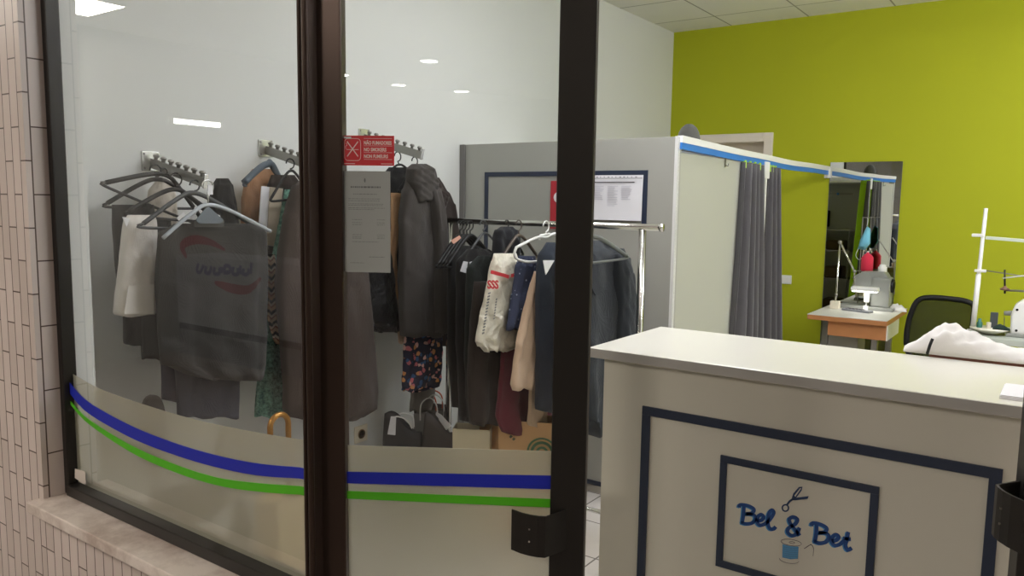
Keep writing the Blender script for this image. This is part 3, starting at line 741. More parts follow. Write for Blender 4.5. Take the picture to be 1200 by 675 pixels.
def floral():
    t = NT('floral_print'); co = t.coord()
    v = t.new('ShaderNodeTexVoronoi'); v.inputs['Scale'].default_value = 44; t.link(co, v.inputs['Vector'])
    n = t.noise(90, co, 2)
    pet = t.math('LESS_THAN', t.math('ADD', v.outputs['Distance'], t.math('MULTIPLY', n, .5)), .8)
    sep = t.new('ShaderNodeSeparateColor'); t.link(v.outputs['Color'], sep.inputs[0])
    r = t.new('ShaderNodeValToRGB'); r.color_ramp.interpolation = 'CONSTANT'; e = r.color_ramp.elements
    e[0].position = 0; e[0].color = lin((36, 40, 62)); e[1].position = .42; e[1].color = lin((206, 116, 124))
    x = e.new(.6); x.color = lin((226, 180, 170)); x = e.new(.75); x.color = lin((60, 96, 140)); x = e.new(.86); x.color = lin((216, 150, 96))
    t.link(sep.outputs[0], r.inputs[0])
    t.bsdf(t.mixc(pet, lin((34, 37, 58)), r.outputs[0]), .9, 0, .2); return t.m
def stars():
    t = NT('star_print'); co = t.coord()
    v = t.new('ShaderNodeTexVoronoi'); v.inputs['Scale'].default_value = 60; t.link(co, v.inputs['Vector'])
    sep = t.new('ShaderNodeSeparateColor'); t.link(v.outputs['Color'], sep.inputs[0])
    p = t.math('MULTIPLY', t.math('LESS_THAN', v.outputs['Distance'], .24), t.math('GREATER_THAN', sep.outputs[0], .45))
    t.bsdf(t.mixc(p, lin((56, 62, 84)), lin((170, 178, 196))), .85, 0, .2, t.noise(14, co), .4, .01); return t.m
G1 = 'clothes on the window display arm'; G2 = 'clothes on the middle display arm'; G3 = 'clothes on the far display arm'; G4 = 'clothes on the rolling rack'
# arm 1
garment('cream_blouse', 'cream blouse hanging closest to the wall on the window arm', 'blouse', -2.73, [(212, 183, 195), (222, 175, 204), (246, 172, 207), (300, 172, 207)], fb_cream, .04, .006, 2, 1, G1)
garment('black_trousers', 'black trousers hanging at the far left behind the white bag', 'trousers', -2.66, [(240, 131, 180), (315, 136, 186), (370, 145, 190), (403, 146, 191)], fb_black, .05, .008, 2, 2, G1)
garment('dark_skirt', 'very dark skirt whose hem shows below the white bag', 'skirt', -2.63, [(256, 160, 200), (360, 164, 202), (420, 167, 204)], fabric('off_black', (34, 34, 34)), .04, .008, 2, 3, G1)
garment('orange_blouse', 'orange blouse showing as a sliver left of the white bag', 'blouse', -2.615, [(262, 146, 170), (318, 140, 165), (346, 134, 160)], fb_orange, .02, .004, 1, 4, G1)
wb = garment('white_bag', 'white paper garment bag hanging at the left of the window arm', 'bag', -2.575, [(252, 150, 181), (258, 146, 182), (300, 142, 182), (366, 134, 181), (369, 135, 180)], fabric('white_bag_paper', (242, 236, 228), .04, .8, .25), .07, .002, 1, 5, G1)
P = [onX(*q, -2.532) for q in ((150, 335), (180, 333), (180, 368), (145, 368))]; b = B(); b.prism(P, (.002, 0, 0))
b.build('folded_bottom', fabric('bag_fold', (246, 240, 232), .03, .8, .15), wb)
P = [onX(*q, -2.535) for q in ((143, 254), (152, 256), (148, 266))]; b = B(); b.prism(P, (.002, 0, 0)); b.build('loose_corner', m_paper, wb)
garment('black_jacket', 'black jacket shoulder rising behind the clear hanger', 'jacket', -2.53, [(209, 254, 267), (216, 250, 271), (240, 246, 276), (300, 230, 285)], fb_black, .05, .006, 2, 6, G1)
garment('grey_trousers', 'dark grey trousers hanging lowest on the window arm', 'trousers', -2.525, [(290, 196, 286), (400, 202, 282), (455, 207, 280), (486, 208, 279), (489, 208, 279)], fabric('slate_cloth', (50, 53, 62)), .035, .006, 2, 7, G1)
garment('navy_trousers', 'navy trousers with hem between the skirt and the grey trousers', 'trousers', -2.555, [(275, 182, 290), (400, 188, 292), (470, 190, 262)], fb_navy, .03, .006, 2, 8, G1)
sk_ = garment('long_dark_skirt', 'large dark grey skirt hanging in front on the window arm', 'skirt', -2.46, [(262, 204, 306), (272, 186, 312), (330, 182, 313), (400, 187, 312), (428, 189, 311), (444, 232, 309)], fabric('skirt_grey', (46, 45, 43), .2), .06, .012, 3, 9, G1)
b = B(); P = [onX(*q, -2.41) for q in ((227, 259), (262, 259), (262, 266), (227, 266))]; b.prism(P, (.003, 0, 0)); b.build('waistband', fabric('waistband_grey', (84, 84, 82)), sk_)
# arm 2
garment('tan_dress', 'tan dress hanging on a denim blue hanger', 'dress', -2.70, [(198, 296, 318), (210, 288, 326), (230, 284, 330), (262, 284, 330), (288, 288, 328), (310, 290, 328)], fb_tan, .05, .008, 2, 11, G2)
garment('dark_cardigan', 'dark cardigan between the tan dress and the teal dress', 'cardigan', -2.64, [(205, 318, 345), (216, 314, 352), (300, 312, 350), (330, 314, 350)], fb_dkbrown, .04, .008, 2, 12, G2)
b = B(); P = [onX(*q, -2.60) for q in ((306, 218), (331, 221), (324, 289), (301, 286))]; b.prism(P, (.004, 0, 0)); wc = b.build('white_card', m_paper); tag(wc, 'white card hung in front of the tan dress', 'card')
b = B(); P = [onX(*q, -2.595) for q in ((316, 219), (331, 221), (324, 289), (312, 287))]; b.prism(P, (.003, 0, 0)); b.build('beige_flap', M('card_beige', (206, 192, 170), .8), wc)  # beige flap over the right part of the card
garment('teal_dress', 'long teal print dress hanging left of the window post', 'dress', -2.58, [(222, 334, 350), (262, 328, 352), (300, 320, 352), (330, 314, 352), (390, 306, 352), (450, 303, 352), (488, 299, 352)], teal(), .05, .014, 3, 13, G2)
garment('striped_scarf', 'narrow scarf with zigzag beige and black stripes', 'scarf', -2.53, [(298, 308, 322), (340, 310, 324), (375, 314, 328), (402, 322, 333)], zigzag(), .02, .004, 1, 14, G2)
ct = garment('brown_wool_coat', 'long brown grey wool coat hanging behind the window post', 'coat', -2.44, [(206, 356, 395), (216, 345, 408), (250, 335, 422), (290, 328, 427), (330, 323, 431), (400, 330, 437), (460, 334, 442), (480, 334, 440), (490, 336, 425)], fb_coat, .1, .014, 2, 15, G2)
# arm 3
tlc = garment('tan_lined_coat', 'black coat with tan lining hanging under the far display arm', 'coat', -2.60, [(196, 456, 478), (208, 446, 484), (300, 442, 486), (350, 442, 486)], fb_black, .06, .008, 2, 21, G3)
pj = garment('black_puffer', 'short shiny black puffer jacket below the notice sheet', 'jacket', -2.56, [(262, 408, 448), (300, 402, 456), (350, 404, 462), (378, 404, 466), (388, 430, 466)], m_puffer, .09, .012, 2, 22, G3)
garment('tan_lining', '', '', -2.545, [(226, 458, 471), (268, 459, 468), (300, 455, 464), (326, 451, 466), (350, 453, 482)], fabric('light_tan', (196, 156, 116)), .02, .004, 1, 23, None, tlc)
garment('belt', '', '', -2.555, [(345, 466, 474), (372, 465, 473), (402, 467, 474)], fb_beige, .012, .002, 1, 24, None, tlc)
gc = garment('grey_hooded_coat', 'grey hooded coat hanging at the end of the far display arm', 'coat', -2.44, [(206, 478, 500), (222, 474, 512), (260, 470, 517), (320, 470, 518), (394, 472, 518)], fb_olive, .09, .01, 2, 25, G3)
b = B(); cloth(b, -2.42, [(192, 484, 498), (198, 480, 506), (214, 480, 510), (236, 486, 508)], .09, .003, 1, 26); b.build('hood', fb_olive, gc, smooth=True)
b = B(); cloth(b, -2.38, [(222, 506, 516), (270, 510, 522), (340, 512, 524), (390, 512, 522)], .06, .003, 1, 27); b.build('sleeve', fb_olive, gc, smooth=True)
jc = garment('dark_brown_jacket', 'dark brown jacket behind the grey hooded coat', 'jacket', -2.52, [(208, 496, 514), (226, 500, 524), (238, 500, 530), (300, 500, 541), (380, 500, 545), (405, 500, 543)], fb_dkbrown, .07, .01, 2, 28, G3)
b = B(); cloth(b, -2.47, [(220, 505, 518), (230, 506, 525), (246, 508, 520), (250, 510, 516)], .05, .003, 1, 29); b.build('collar', fb_dkbrown, jc, smooth=True)
garment('grey_petticoat', 'pale grey cloth showing below the floral skirt', 'skirt', -2.56, [(395, 484, 512), (440, 484, 510), (466, 482, 508), (482, 480, 504)], fb_grey, .03, .006, 2, 30, G3)
garment('floral_skirt', 'navy floral print skirt under the grey hooded coat', 'skirt', -2.5, [(380, 478, 515), (400, 475, 516), (440, 473, 515), (452, 472, 512), (458, 474, 486)], floral(), .06, .012, 2, 31, G3)
# ------------------------------------------------------------------ rolling rack
RY = 2.9; RZ = 1.404
rr_ = thing('clothes_rack', 'chrome rolling clothes rack in front of the changing booth', 'clothes rack', (-1.85, RY, 0))
B().tube([(-2.5, RY, RZ), (-1.318, RY, RZ)], .0135, 14).build('rail', m_chrome, rr_, smooth=True)
for x in (-2.5, -1.318):
    b = B(); b.lathe([(.004, -.008), (.017, -.006), (.018, .0), (.017, .006), (.004, .008)], (x, RY, RZ), 16, 0); b.build('end_cap', m_chrome, rr_, smooth=True)
lx = onY(751, 330, RY).x
for x in (-2.42, lx):
    B().tube([(x, RY, .1), (x, RY, RZ-.01)], .0145, 14).build('upright', m_chrome, rr_, smooth=True)
    B().tube([(x, RY-.24, .085), (x, RY+.24, .085)], .0125, 12).build('foot_bar', m_chrome, rr_, smooth=True)
    for y in (RY-.22, RY+.22):
        b = B(); b.lathe([(.012, -.012), (.033, -.01), (.033, .01), (.012, .012)], (x, y, .034), 16, 0); b.tube([(x, y, .06), (x, y, .085)], .008); b.build('caster', m_pl_black, rr_)
B().tube([(-2.42, RY, .16), (lx, RY, .16)], .0095, 12).build('lower_bar', m_chrome, rr_, smooth=True)
R_ = [('black_dress', 'black dress hanging furthest left on the rolling rack', -2.22, [(288, 538, 560), (300, 526, 584), (400, 526, 590), (478, 530, 592)], fb_black, 41),
      ('black_coat', 'long black coat second from the left on the rolling rack', -2.10, [(292, 548, 572), (304, 536, 594), (400, 536, 600), (494, 540, 600)], fabric('black_wool', (22, 21, 22)), 42),
      ('dark_green_dress', 'very dark green dress in the middle of the rolling rack', -2.03, [(300, 560, 590), (312, 548, 604), (400, 546, 608), (490, 548, 606)], fabric('dark_green_black', (20, 26, 24)), 43),
      ('black_cape', 'black rounded cape top beside the cream bag on the rack', -1.95, [(265.5, 588, 600), (269, 582, 605), (280, 580, 607), (330, 576, 608), (360, 576, 608)], fabric('navy_black', (26, 27, 32)), 44),
      ('brown_coat', 'dark brown coat hanging behind the cream bag', -1.94, [(330, 556, 606), (420, 550, 608), (497, 552, 608)], fb_dkbrown, 45)]
for nm, lb, X, rows, mt, sd in R_: garment(nm, lb, nm.split('_')[-1], X, rows, mt, .06, .014, 3, sd, G4)
garment('burgundy_dress', 'burgundy knit dress hanging below the beige trousers', 'dress', -1.87, [(330, 598, 630), (425, 588, 640), (470, 584, 646), (490, 583, 652), (508, 590, 654)], fb_burg, .05, .012, 3, 46, G4)
cb = garment('cream_shopping_bag', 'cream plastic shopping bag with a red stripe hung on the rack', 'bag', -1.86, [(297, 579, 605), (305, 577.5, 607), (330, 572.5, 609), (370, 564, 611), (401, 557.5, 611), (406, 561, 608), (411, 569, 592)], m_bagpl, .05, .006, 3, 47, G4)
b = B(); ribbon(b, [onX(*q, -1.812) for q in ((575, 318.5), (590, 322.5), (596, 324.5))], .014, (1, 0, 0), .002); ribbon(b, [onX(*q, -1.812) for q in ((599, 323), (607, 321))], .014, (1, 0, 0), .002); b.build('red_stripe', M('red_print', (196, 52, 58), .5), cb)
q = onX(571, 338, -1.812); q2 = onX(584, 338, -1.812)
text_mesh('red_lettering', 'SSS', M('red_print', (196, 52, 58), .5), cb, q, (q2-q), (0, 0, 1), .045, .001, width=(q2-q).length, bold=.0016)
b = B(); random.seed(9)
for k in range(14):
    p = onX(572-k*.55, 345+k*3.6, -1.812); b.obox(p, (0, .014, .002), (.001, 0, 0), (0, 0, .006))
for k in range(8):
    p = onX(581-k*.4, 352+k*3.2, -1.812); b.obox(p, (0, .008, .002), (.001, 0, 0), (0, 0, .006))
b.build('small_print', m_ink, cb)
garment('star_print_top', 'navy top with pale star print beside the cream bag', 'top', -1.80, [(300, 608, 627), (310, 606, 628), (345, 601, 625), (386, 594, 622)], stars(), .04, .008, 2, 48, G4)
garment('beige_trousers', 'beige trousers in front with the shorter leg hem', 'trousers', -1.75, [(318, 627, 632), (342, 621, 631), (400, 606, 628), (452, 599, 622), (456, 601, 621)], fb_beige, .04, .006, 1, 49, G4)
garment('tan_beige_trousers', 'longer beige trousers hanging behind the first pair', 'trousers', -1.79, [(330, 624, 640), (420, 623, 642), (495, 619, 640), (499, 620, 640)], fabric('beige_dark', (190, 164, 138), .08), .03, .006, 1, 50, G4)
nj = garment('navy_jacket', 'dark navy jacket hanging beside the door stile', 'jacket', -1.70, [(284, 642, 658), (296, 634, 668), (330, 630, 676), (420, 630, 680), (482, 631, 680)], fabric('navy_jacket_cloth', (38, 44, 54)), .06, .01, 2, 51, G4)
bz = garment('charcoal_blazer', 'charcoal blazer on a grey hanger at the right end of the rack', 'blazer', -1.55, [(282, 696, 706), (290, 682, 726), (302, 672, 734), (340, 668, 735), (420, 668, 735), (470, 676, 730), (492, 682, 712), (510, 690, 702)], fb_char, .1, .012, 2, 52, G4)
b = B(); cloth(b, -1.49, [(298, 722, 734), (320, 722, 738), (360, 724, 742), (400, 724, 743), (430, 724, 742)], .07, .004, 1, 53); b.build('sleeve', fb_char, bz, smooth=True)
b = B(); b.prism([onX(*q, -1.495) for q in ((688, 290), (697, 300), (703, 345), (697, 346), (686, 325))], (.004, 0, 0)); b.build('lapel', fabric('lapel_dark', (42, 46, 52)), bz)
b = B(); b.prism([onX(*q, -1.49) for q in ((636, 305), (649, 305), (639, 322))], (.003, 0, 0))
b.build('white_tag', m_paper, nj)
# ------------------------------------------------------------------ hangers
def hanger(X, hook, neck, le, re, mat, label, group, bar=True, rz=None, r=.0055, hookmat=None, thick=1.0, clips=False):
    n_ = onX(*neck, X); l_ = onX(*le, X); r_ = onX(*re, X); h_ = onX(*hook, X)
    b = B()
    mid = n_
    shoulder = catmull([l_, l_*.35+mid*.65+Vector((0, 0, .012)), mid, r_*.35+mid*.65+Vector((0, 0, .012)), r_], 6)
    b.tube(shoulder, r*thick, 8)
    if bar:
        d_ = (r_-l_).normalized()
        low = catmull([l_, l_+Vector((0, 0, -.014))+d_*.012, r_+Vector((0, 0, -.014))-d_*.012, r_], 6); b.tube(low, r*.9, 8)
    o = b.build('clothes_hanger', mat, smooth=True); tag(o, label, 'hanger', group)
    c = (h_.z-n_.z)*.42; rad = max(.013, min(.022, c)); ce = Vector((X, h_.y, h_.z-rad))
    arc = [ce+Vector((0, rad*math.cos(a_), rad*math.sin(a_))) for a_ in np.linspace(-.3, PI+.1, 12)]
    # from neck up to the right side, over the top
    b = B(); b.tube([n_, n_*.4+(ce+Vector((0, 0, -rad)))*.6]+[ce+Vector((0, rad*math.cos(a_), rad*math.sin(a_))) for a_ in np.linspace(-PI/2, PI, 14)], .003, 6); b.build('hook', hookmat or mat, o, smooth=True)
    if clips:
        for f in (.22, .78):
            q = l_*(1-f)+r_*f; b = B(); b.box(X-.006, X+.014, q.y-.012, q.y+.012, q.z-.045, q.z-.002); b.build('clip', m_pl_white, o, bevel=.003)
    return o
GH = 'hangers on the wall display arms'; GR = 'hangers on the rolling rack'
hanger(-2.72, (182, 193), (185, 210), (126, 238), (236, 240), m_pl_black, 'black plastic hanger tilted at the far left of the window arm', GH, thick=1.5)
hanger(-2.66, (192, 197), (196, 206), (124, 214), (240, 262), m_pl_black, 'black plastic hanger highest at the left of the window arm', GH, thick=1.5)
hanger(-2.60, (206, 203), (207, 222), (150, 248), (250, 256), m_pl_black, 'black plastic hanger over the white paper bag', GH, thick=1.5)
hanger(-2.50, (228, 211), (226, 226), (168, 262), (296, 264), m_pl_grey, 'dark grey hanger behind the clear hanger', GH, thick=1.5)
hh = hanger(-2.40, (243, 211), (244, 240), (191, 279), (317, 271), m_pl_clear, 'pale clear plastic hanger over the large dark skirt', GH, hookmat=m_plate, thick=1.3, bar=False)
b = B(); b.prism([onX(*q, -2.392) for q in ((243, 217), (249, 217), (249, 228), (243, 228))], (.003, 0, 0)); b.build('size_tag', m_paper, hh)
b = B(); b.prism([onX(*q, -2.40) for q in ((229, 258), (243, 241), (262, 258), (257, 262), (233, 262))], (.002, 0, 0)); b.build('web', M('smoky_plastic', (96, 104, 112), .2), hh)
for i, (x0, y0, x1, y1) in enumerate(((225, 257, 230, 243), (208, 257, 216, 250), (247, 259, 250, 252), (253, 259, 256, 252))):
    b = B(); ribbon(b, [onX(x0, y0, -2.435), onX(x1, y1, -2.435)], .012, (1, 0, 0), .002)
    b.build('care_label', m_paper, sk_)
hanger(-2.69, (316, 187), (316, 192), (286, 214), (328, 212), fb_denim, 'padded slate blue hanger holding the tan dress', GH, thick=2.6)
hanger(-2.56, (340, 186), (341, 200), (318, 232), (362, 226), m_pl_black, 'black hanger just left of the window post', GH)
hanger(-2.44, (379, 200), (378, 207), (342, 236), (416, 236), m_pl_black, 'black hanger inside the brown grey wool coat', GH)
hanger(-2.62, (466, 178), (468, 193), (446, 214), (488, 210), m_pl_black, 'black hanger under the far arm beside the sticker', GH)
hanger(-2.50, (486, 184), (488, 196), (468, 222), (508, 216), m_pl_black, 'black hanger inside the grey hooded coat', GH)
for i, (X, hx) in enumerate(((-2.30, 539), (-2.27, 543), (-2.24, 547), (-2.21, 551))):
    hanger(X, (hx, 258.5), (hx, 276), (hx-26, 310), (hx+24, 300), m_pl_black, ('black hanger furthest left on the rack rail', 'black hanger second from the left on the rack rail', 'black hanger third from the left on the rack rail', 'black hanger fourth from the left on the rack rail')[i], GR, thick=1.6)
hanger(-2.13, (566, 258), (568, 273), (543, 308), (594, 302), m_pl_grey, 'grey hanger with white clips on the black coat', GR, clips=True)
hanger(-1.99, (594, 258), (594, 268), (576, 300), (612, 296), m_pl_black, 'black hanger above the rounded cape', GR)
hanger(-1.90, (608, 258), (608, 276), (590, 300), (628, 298), M('brown_plastic', (74, 62, 52), .4), 'brown hanger holding the cream shopping bag', GR, thick=1.3)
wh = hanger(-1.76, (640, 259), (640, 278), (605, 290), (668, 276), m_pl_white, 'white plastic hanger beside the door stile on the rack', GR, bar=False, thick=1.1)
b = B(); b.tube(catmull([onX(*q, -1.76) for q in ((605, 290), (603, 298), (607, 304), (622, 307), (640, 304))], 5), .0055, 8); b.tube([onX(*q, -1.76) for q in ((632, 281), (633, 276), (644, 274))], .005, 8); b.build('lower_bar', m_pl_white, wh, smooth=True)
hanger(-1.455, (690, 259), (692, 277), (668, 306), (733, 299), M('silver_plastic', (96, 100, 98), .4), 'grey hanger of the charcoal blazer', GR, thick=1.6)
# pink peg
p = onX(533, 280, -2.2)
b = B(); b.prism([onX(*q_, -2.17) for q_ in ((528, 282), (538, 276), (540, 279), (531, 286))], (.003, 0, 0)); tag(b.build('pink_tag', M('pink_card', (214, 160, 140), .7)), 'small pink tag stuck out among the black hangers on the rack', 'tag')
# price tags on the clip hanger
for i, P in enumerate((((543, 306), (548, 307), (546, 320), (539, 318)), ((550, 307), (560, 305), (558, 322), (551, 325)))):
    b = B(); b.prism([onX(*q, -2.07) for q in P], (.002, 0, 0)); tag(b.build('paper_tag', m_paper), ('pinkish paper tag left of the white tag on the rack', 'white paper tag hanging from the grey rack hanger')[i], 'tag')
# ------------------------------------------------------------------ bags on the floor
def paper_bag(name, label, c, w, d, h, rot, mat, handles=None, hmat=None, stripe=None, cat='bag', flare=.0):
    t = thing(name, label, cat, (c[0], c[1], 0), 'bags on the floor under the rack')
    X = Matrix.Translation((c[0], c[1], 0)) @ Matrix.Rotation(rot, 4, 'Z'); b = B(); b.x = X
    th = .003; f = 1+flare
    out = [(-w/2, -d/2), (w/2, -d/2), (w/2, d/2), (-w/2, d/2)]
    rb = [Vector((x*.97, y*.97, 0)) for x, y in out]; rt = [Vector((x*f, y*f, h)) for x, y in out]; ri = [Vector((x*f*.97, y*f*.95, h)) for x, y in out]; rl = [Vector((x*.95, y*.92, .01)) for x, y in out]
    b.rings([rb, [a_*.5+c_*.5+Vector((0, (.006 if i_ < 2 else -.006), 0)) for i_, (a_, c_) in enumerate(zip(rb, rt))], rt, ri, rl]); b.build('body', mat, t)
    if handles:
        for sgn in (-1, 1):
            b = B(); b.x = X; hw, hh_ = handles
            b.tube(catmull([(-hw, sgn*d/2*f, h-.03), (-hw*.9, sgn*d/2*f, h+hh_*.6), (0, sgn*(d/2*f-.01), h+hh_), (hw*.9, sgn*d/2*f, h+hh_*.6), (hw, sgn*d/2*f, h-.03)], 6), .0035, 8); b.build('handle', hmat, t, smooth=True)
    return t, X
def soft_bag(name, label, c, w, d, h, rot, mat, seed, handle=None):
    t = thing(name, label, 'bag', (c[0], c[1], 0), 'bags on the floor under the rack')
    rnd = np.random.RandomState(seed); ph = rnd.rand(4)*6
    b = B(); b.x = Matrix.Translation((c[0], c[1], 0)) @ Matrix.Rotation(rot, 4, 'Z'); R = []
    for i in range(13):
        f = i/12; ww = w/2*(1-.22*f**2); dd = d/2*(1-.72*f**1.3); ring = []
        for j in range(40):
            a_ = 2*PI*j/40; c_, s_ = math.cos(a_), math.sin(a_)
            u = math.copysign(abs(c_)**.6, c_); q = math.copysign(abs(s_)**.7, s_)
            wob = 1+.10*math.sin(3*a_+ph[0]+4*f)+.06*math.sin(7*a_-6*f+ph[1])
            ring.append(Vector((ww*u*(1+.03*math.sin(5*f+ph[2])), dd*q*wob, h*f*(1+.10*f*math.sin(2.2*u+ph[3])))))
        R.append(ring)
    b.rings(R); X = b.x; b.build('body', mat, t, smooth=True)
    if handle:
        for sg in (-1, 1):
            b = B(); b.x = X; b.tube(catmull([(-.05, sg*.012, h*.93), (-.03, sg*.03, h+.03), (.03, sg*.035, h+.025), (.05, sg*.012, h*.95)], 6), .0035, 8); b.build('handle', handle, t, smooth=True)
    return t, X
kraft = M('kraft_paper', (190, 150, 104), .8, var=.06, scale=12); creamp = M('cream_paper', (226, 216, 186), .8, var=.04)
def atY(px, py, Y): return onY(px, py, Y)
q = atY(547, 500, 2.72); paper_bag('cream_paper_bag', 'cream paper bag with kraft side under the rack', (q.x+.02, 2.74), .17, .10, q.z, .50, creamp)
q = atY(575, 500, 2.78); paper_bag('kraft_paper_bag', 'plain kraft paper bag behind the cream bag', (q.x, 2.86), .17, .11, q.z+.004, .25, kraft)
q = atY(613, 496, 2.72); kt, KX = paper_bag('kraft_logo_bag', 'kraft paper bag with green round logo beside the door stile', (q.x+.01, 2.76), .26, .12, q.z+.015, .45, kraft)
b = B(); b.x = KX; zc = onY(631, 528, 2.72).z
for r_, w_ in ((.062, .008), (.044, .012), (.022, .01)):
    ribbon(b, [Vector((.062+r_*math.cos(a_), -.0615, zc-.01+r_*math.sin(a_))) for a_ in np.linspace(0, 2*PI, 33)], w_, (0, -1, 0), .001)
b.v = [v_ for v_ in b.v]
b.build('green_logo', M('logo_green', (58, 96, 66), .6), kt)
b = B(); b.x = KX
for (dx, dz) in ((-.075, .04), (-.06, .052), (-.062, .03), (-.078, .058)):
    b.prism([Vector((dx-.007, -.0615, zc+.01+dz)), Vector((dx, -.0615, zc+.004+dz)), Vector((dx+.009, -.0615, zc+.013+dz)), Vector((dx, -.0615, zc+.02+dz))], KX.to_3x3() @ Vector((0, -.001, 0)))
b.build('leaf_print', M('leaf_green', (52, 66, 44), .6), kt)
q = atY(505, 490, 2.85); gg, _ = paper_bag('grey_gift_bag', 'grey gift bag with white rope handles under the floral skirt', (q.x-.01, 2.87), .16, .09, q.z+.02, .35, M('grey_card', (128, 126, 122), .6), (.045, .085), m_pl_white)
b = B(); P = [onY(*q_, 2.72) for q_ in ((511, 483), (517, 486), (529, 499), (523, 504), (509, 494))]; b.prism(P, (0, .002, 0)); b.build('gift_tag', m_paper, gg)
q = atY(505, 462, 2.98); og = paper_bag('orange_handle_bag', 'grey bag with orange handles behind the grey gift bag', (q.x, 2.99), .17, .08, q.z-.06, .3, M('mid_grey_card', (116, 110, 106), .7), (.04, .07), M('orange_cord', (214, 88, 46), .6))
q = atY(462, 508, 2.62); bk, _ = soft_bag('black_bag', 'slumped black bag with a white tag against the left wall', (q.x+.02, 2.66), .24, .13, onY(462, 496, 2.62).z, .35, M('black_card', (18, 18, 18), .6), 3, m_pl_white)
b = B(); P = [onY(*q_, 2.54) for q_ in ((458, 488), (464, 488), (463, 510), (454, 509))]; b.prism(P, (0, .002, 0)); b.build('white_tag', m_paper, bk)
q = atY(498, 508, 2.64); soft_bag('dark_brown_bag', 'slumped dark brown bag between the black bag and cream bag', (q.x+.03, 2.71), .19, .11, onY(498, 498, 2.64).z, .42, M('dark_brown_card', (44, 38, 34), .5), 8)
# umbrellas in front of the arms
def umbrella(top, X, label, matH, matC, seed):
    c = onX(*top, X); t = thing('umbrella', label, 'umbrella', (X, c.y+.03, 0), 'umbrellas by the shop window')
    r_ = .036; b = B(); ce = Vector((X, c.y, c.z-r_))
    p = [ce+Vector((0, -r_, -.05))]+[ce+Vector((0, r_*math.cos(a_), r_*math.sin(a_))) for a_ in np.linspace(PI, 0, 12)]+[ce+Vector((0, r_, -.05)), Vector((X, ce.y+r_+.004, ce.z-.22))]
    b.tube(p, .0095, 12); b.build('handle', matH, t, smooth=True)
    b = B(); y = ce.y+r_+.004; zt = ce.z-.2
    R = []
    for i in range(12):
        f = i/11; rr = .012+.03*math.sin(PI*min(1, f*1.0))**.8*(1-.5*f)
        R.append([Vector((X+rr*(1+.25*math.cos(8*a_))*math.cos(a_), y+rr*(1+.25*math.cos(8*a_))*math.sin(a_), zt-(zt-.06)*f)) for a_ in np.linspace(0, 2*PI, 33)[:-1]])
    b.rings(R); b.build('canopy', matC, t, smooth=True)
    B().tube([(X, y, .0), (X, y, .08)], .005).build('tip', m_steel, t)
    return y
yy = umbrella((327, 486), -2.05, 'umbrella with gold curved handle left of the window post', M('gold_brass', (168, 120, 56), .3, .6), fabric('umbrella_black', (30, 30, 34)), 1)
uy2 = umbrella((268, 507), -2.16, 'umbrella with dark curved handle behind the frosted glass', M('dark_cane', (88, 72, 58), .4), fabric('umbrella_navy', (34, 36, 48)), 2)
us = thing('umbrella_stand', 'pale grey umbrella stand behind the frosted glass', 'umbrella stand', (-2.10, (yy+uy2)/2, 0))
B().lathe([(.01, 0), (.17, 0), (.18, .01), (.18, .44), (.172, .44), (.17, .012), (.01, .01)], (-2.10, (yy+uy2)/2, 0), 28).build('bin', M('stand_grey', (150, 150, 146), .5), us, smooth=True)
B().tube([Vector((-2.10+.18*math.cos(a_), (yy+uy2)/2+.18*math.sin(a_), .44)) for a_ in np.linspace(0, 2*PI, 33)[:-1]], .006, 8, closed=True).build('rim', m_steel, us, smooth=True)
# rounded stool back behind the frosted glass at the far left
c = onX(178, 463, -2.58)
sb = thing('padded_stool', 'dark grey rounded chair back behind the frosted glass at far left', 'chair', (-2.56, c.y, 0))
b = B(); R = []
for dx in (-.02, -.012, .012, .02):
    k = .9 if abs(dx) > .015 else 1
    R.append([Vector((-2.58+dx, c.y+.045*k*math.copysign(abs(math.cos(a_))**.8, math.cos(a_)), c.z-.14+.14*k*math.copysign(abs(math.sin(a_))**.8, math.sin(a_)))) for a_ in np.linspace(0, 2*PI, 29)[:-1]])
b.rings(R); b.build('backrest', fb_olive, sb, smooth=True)
b = B(); b.lathe([(.01, .0), (.13, .0), (.14, .02), (.13, .05), (.01, .055)], (-2.42, c.y+.03, .42), 24); b.build('seat', fb_olive, sb, smooth=True)
b = B(); b.tube([(-2.58, c.y, c.z-.2), (-2.58, c.y, .44), (-2.5, c.y+.02, .43)], .01); b.build('back_post', m_steel, sb)
for k in range(4):
    a_ = PI/4+k*PI/2; b = B(); b.tube([(-2.42+.09*math.cos(a_), c.y+.03+.09*math.sin(a_), .42), (-2.42+.14*math.cos(a_), c.y+.03+.14*math.sin(a_), 0)], .01); b.build('leg', m_steel, sb)
# pale box behind the frosted glass
q = onX(336, 582, -1.86)
paper_bag('cream_carton', 'cream paper bag standing behind the frosted glass near the post', (-1.88, q.y+.01), .11, .14, q.z, 0, M('warm_cream_paper', (232, 206, 160), .8), cat='bag')
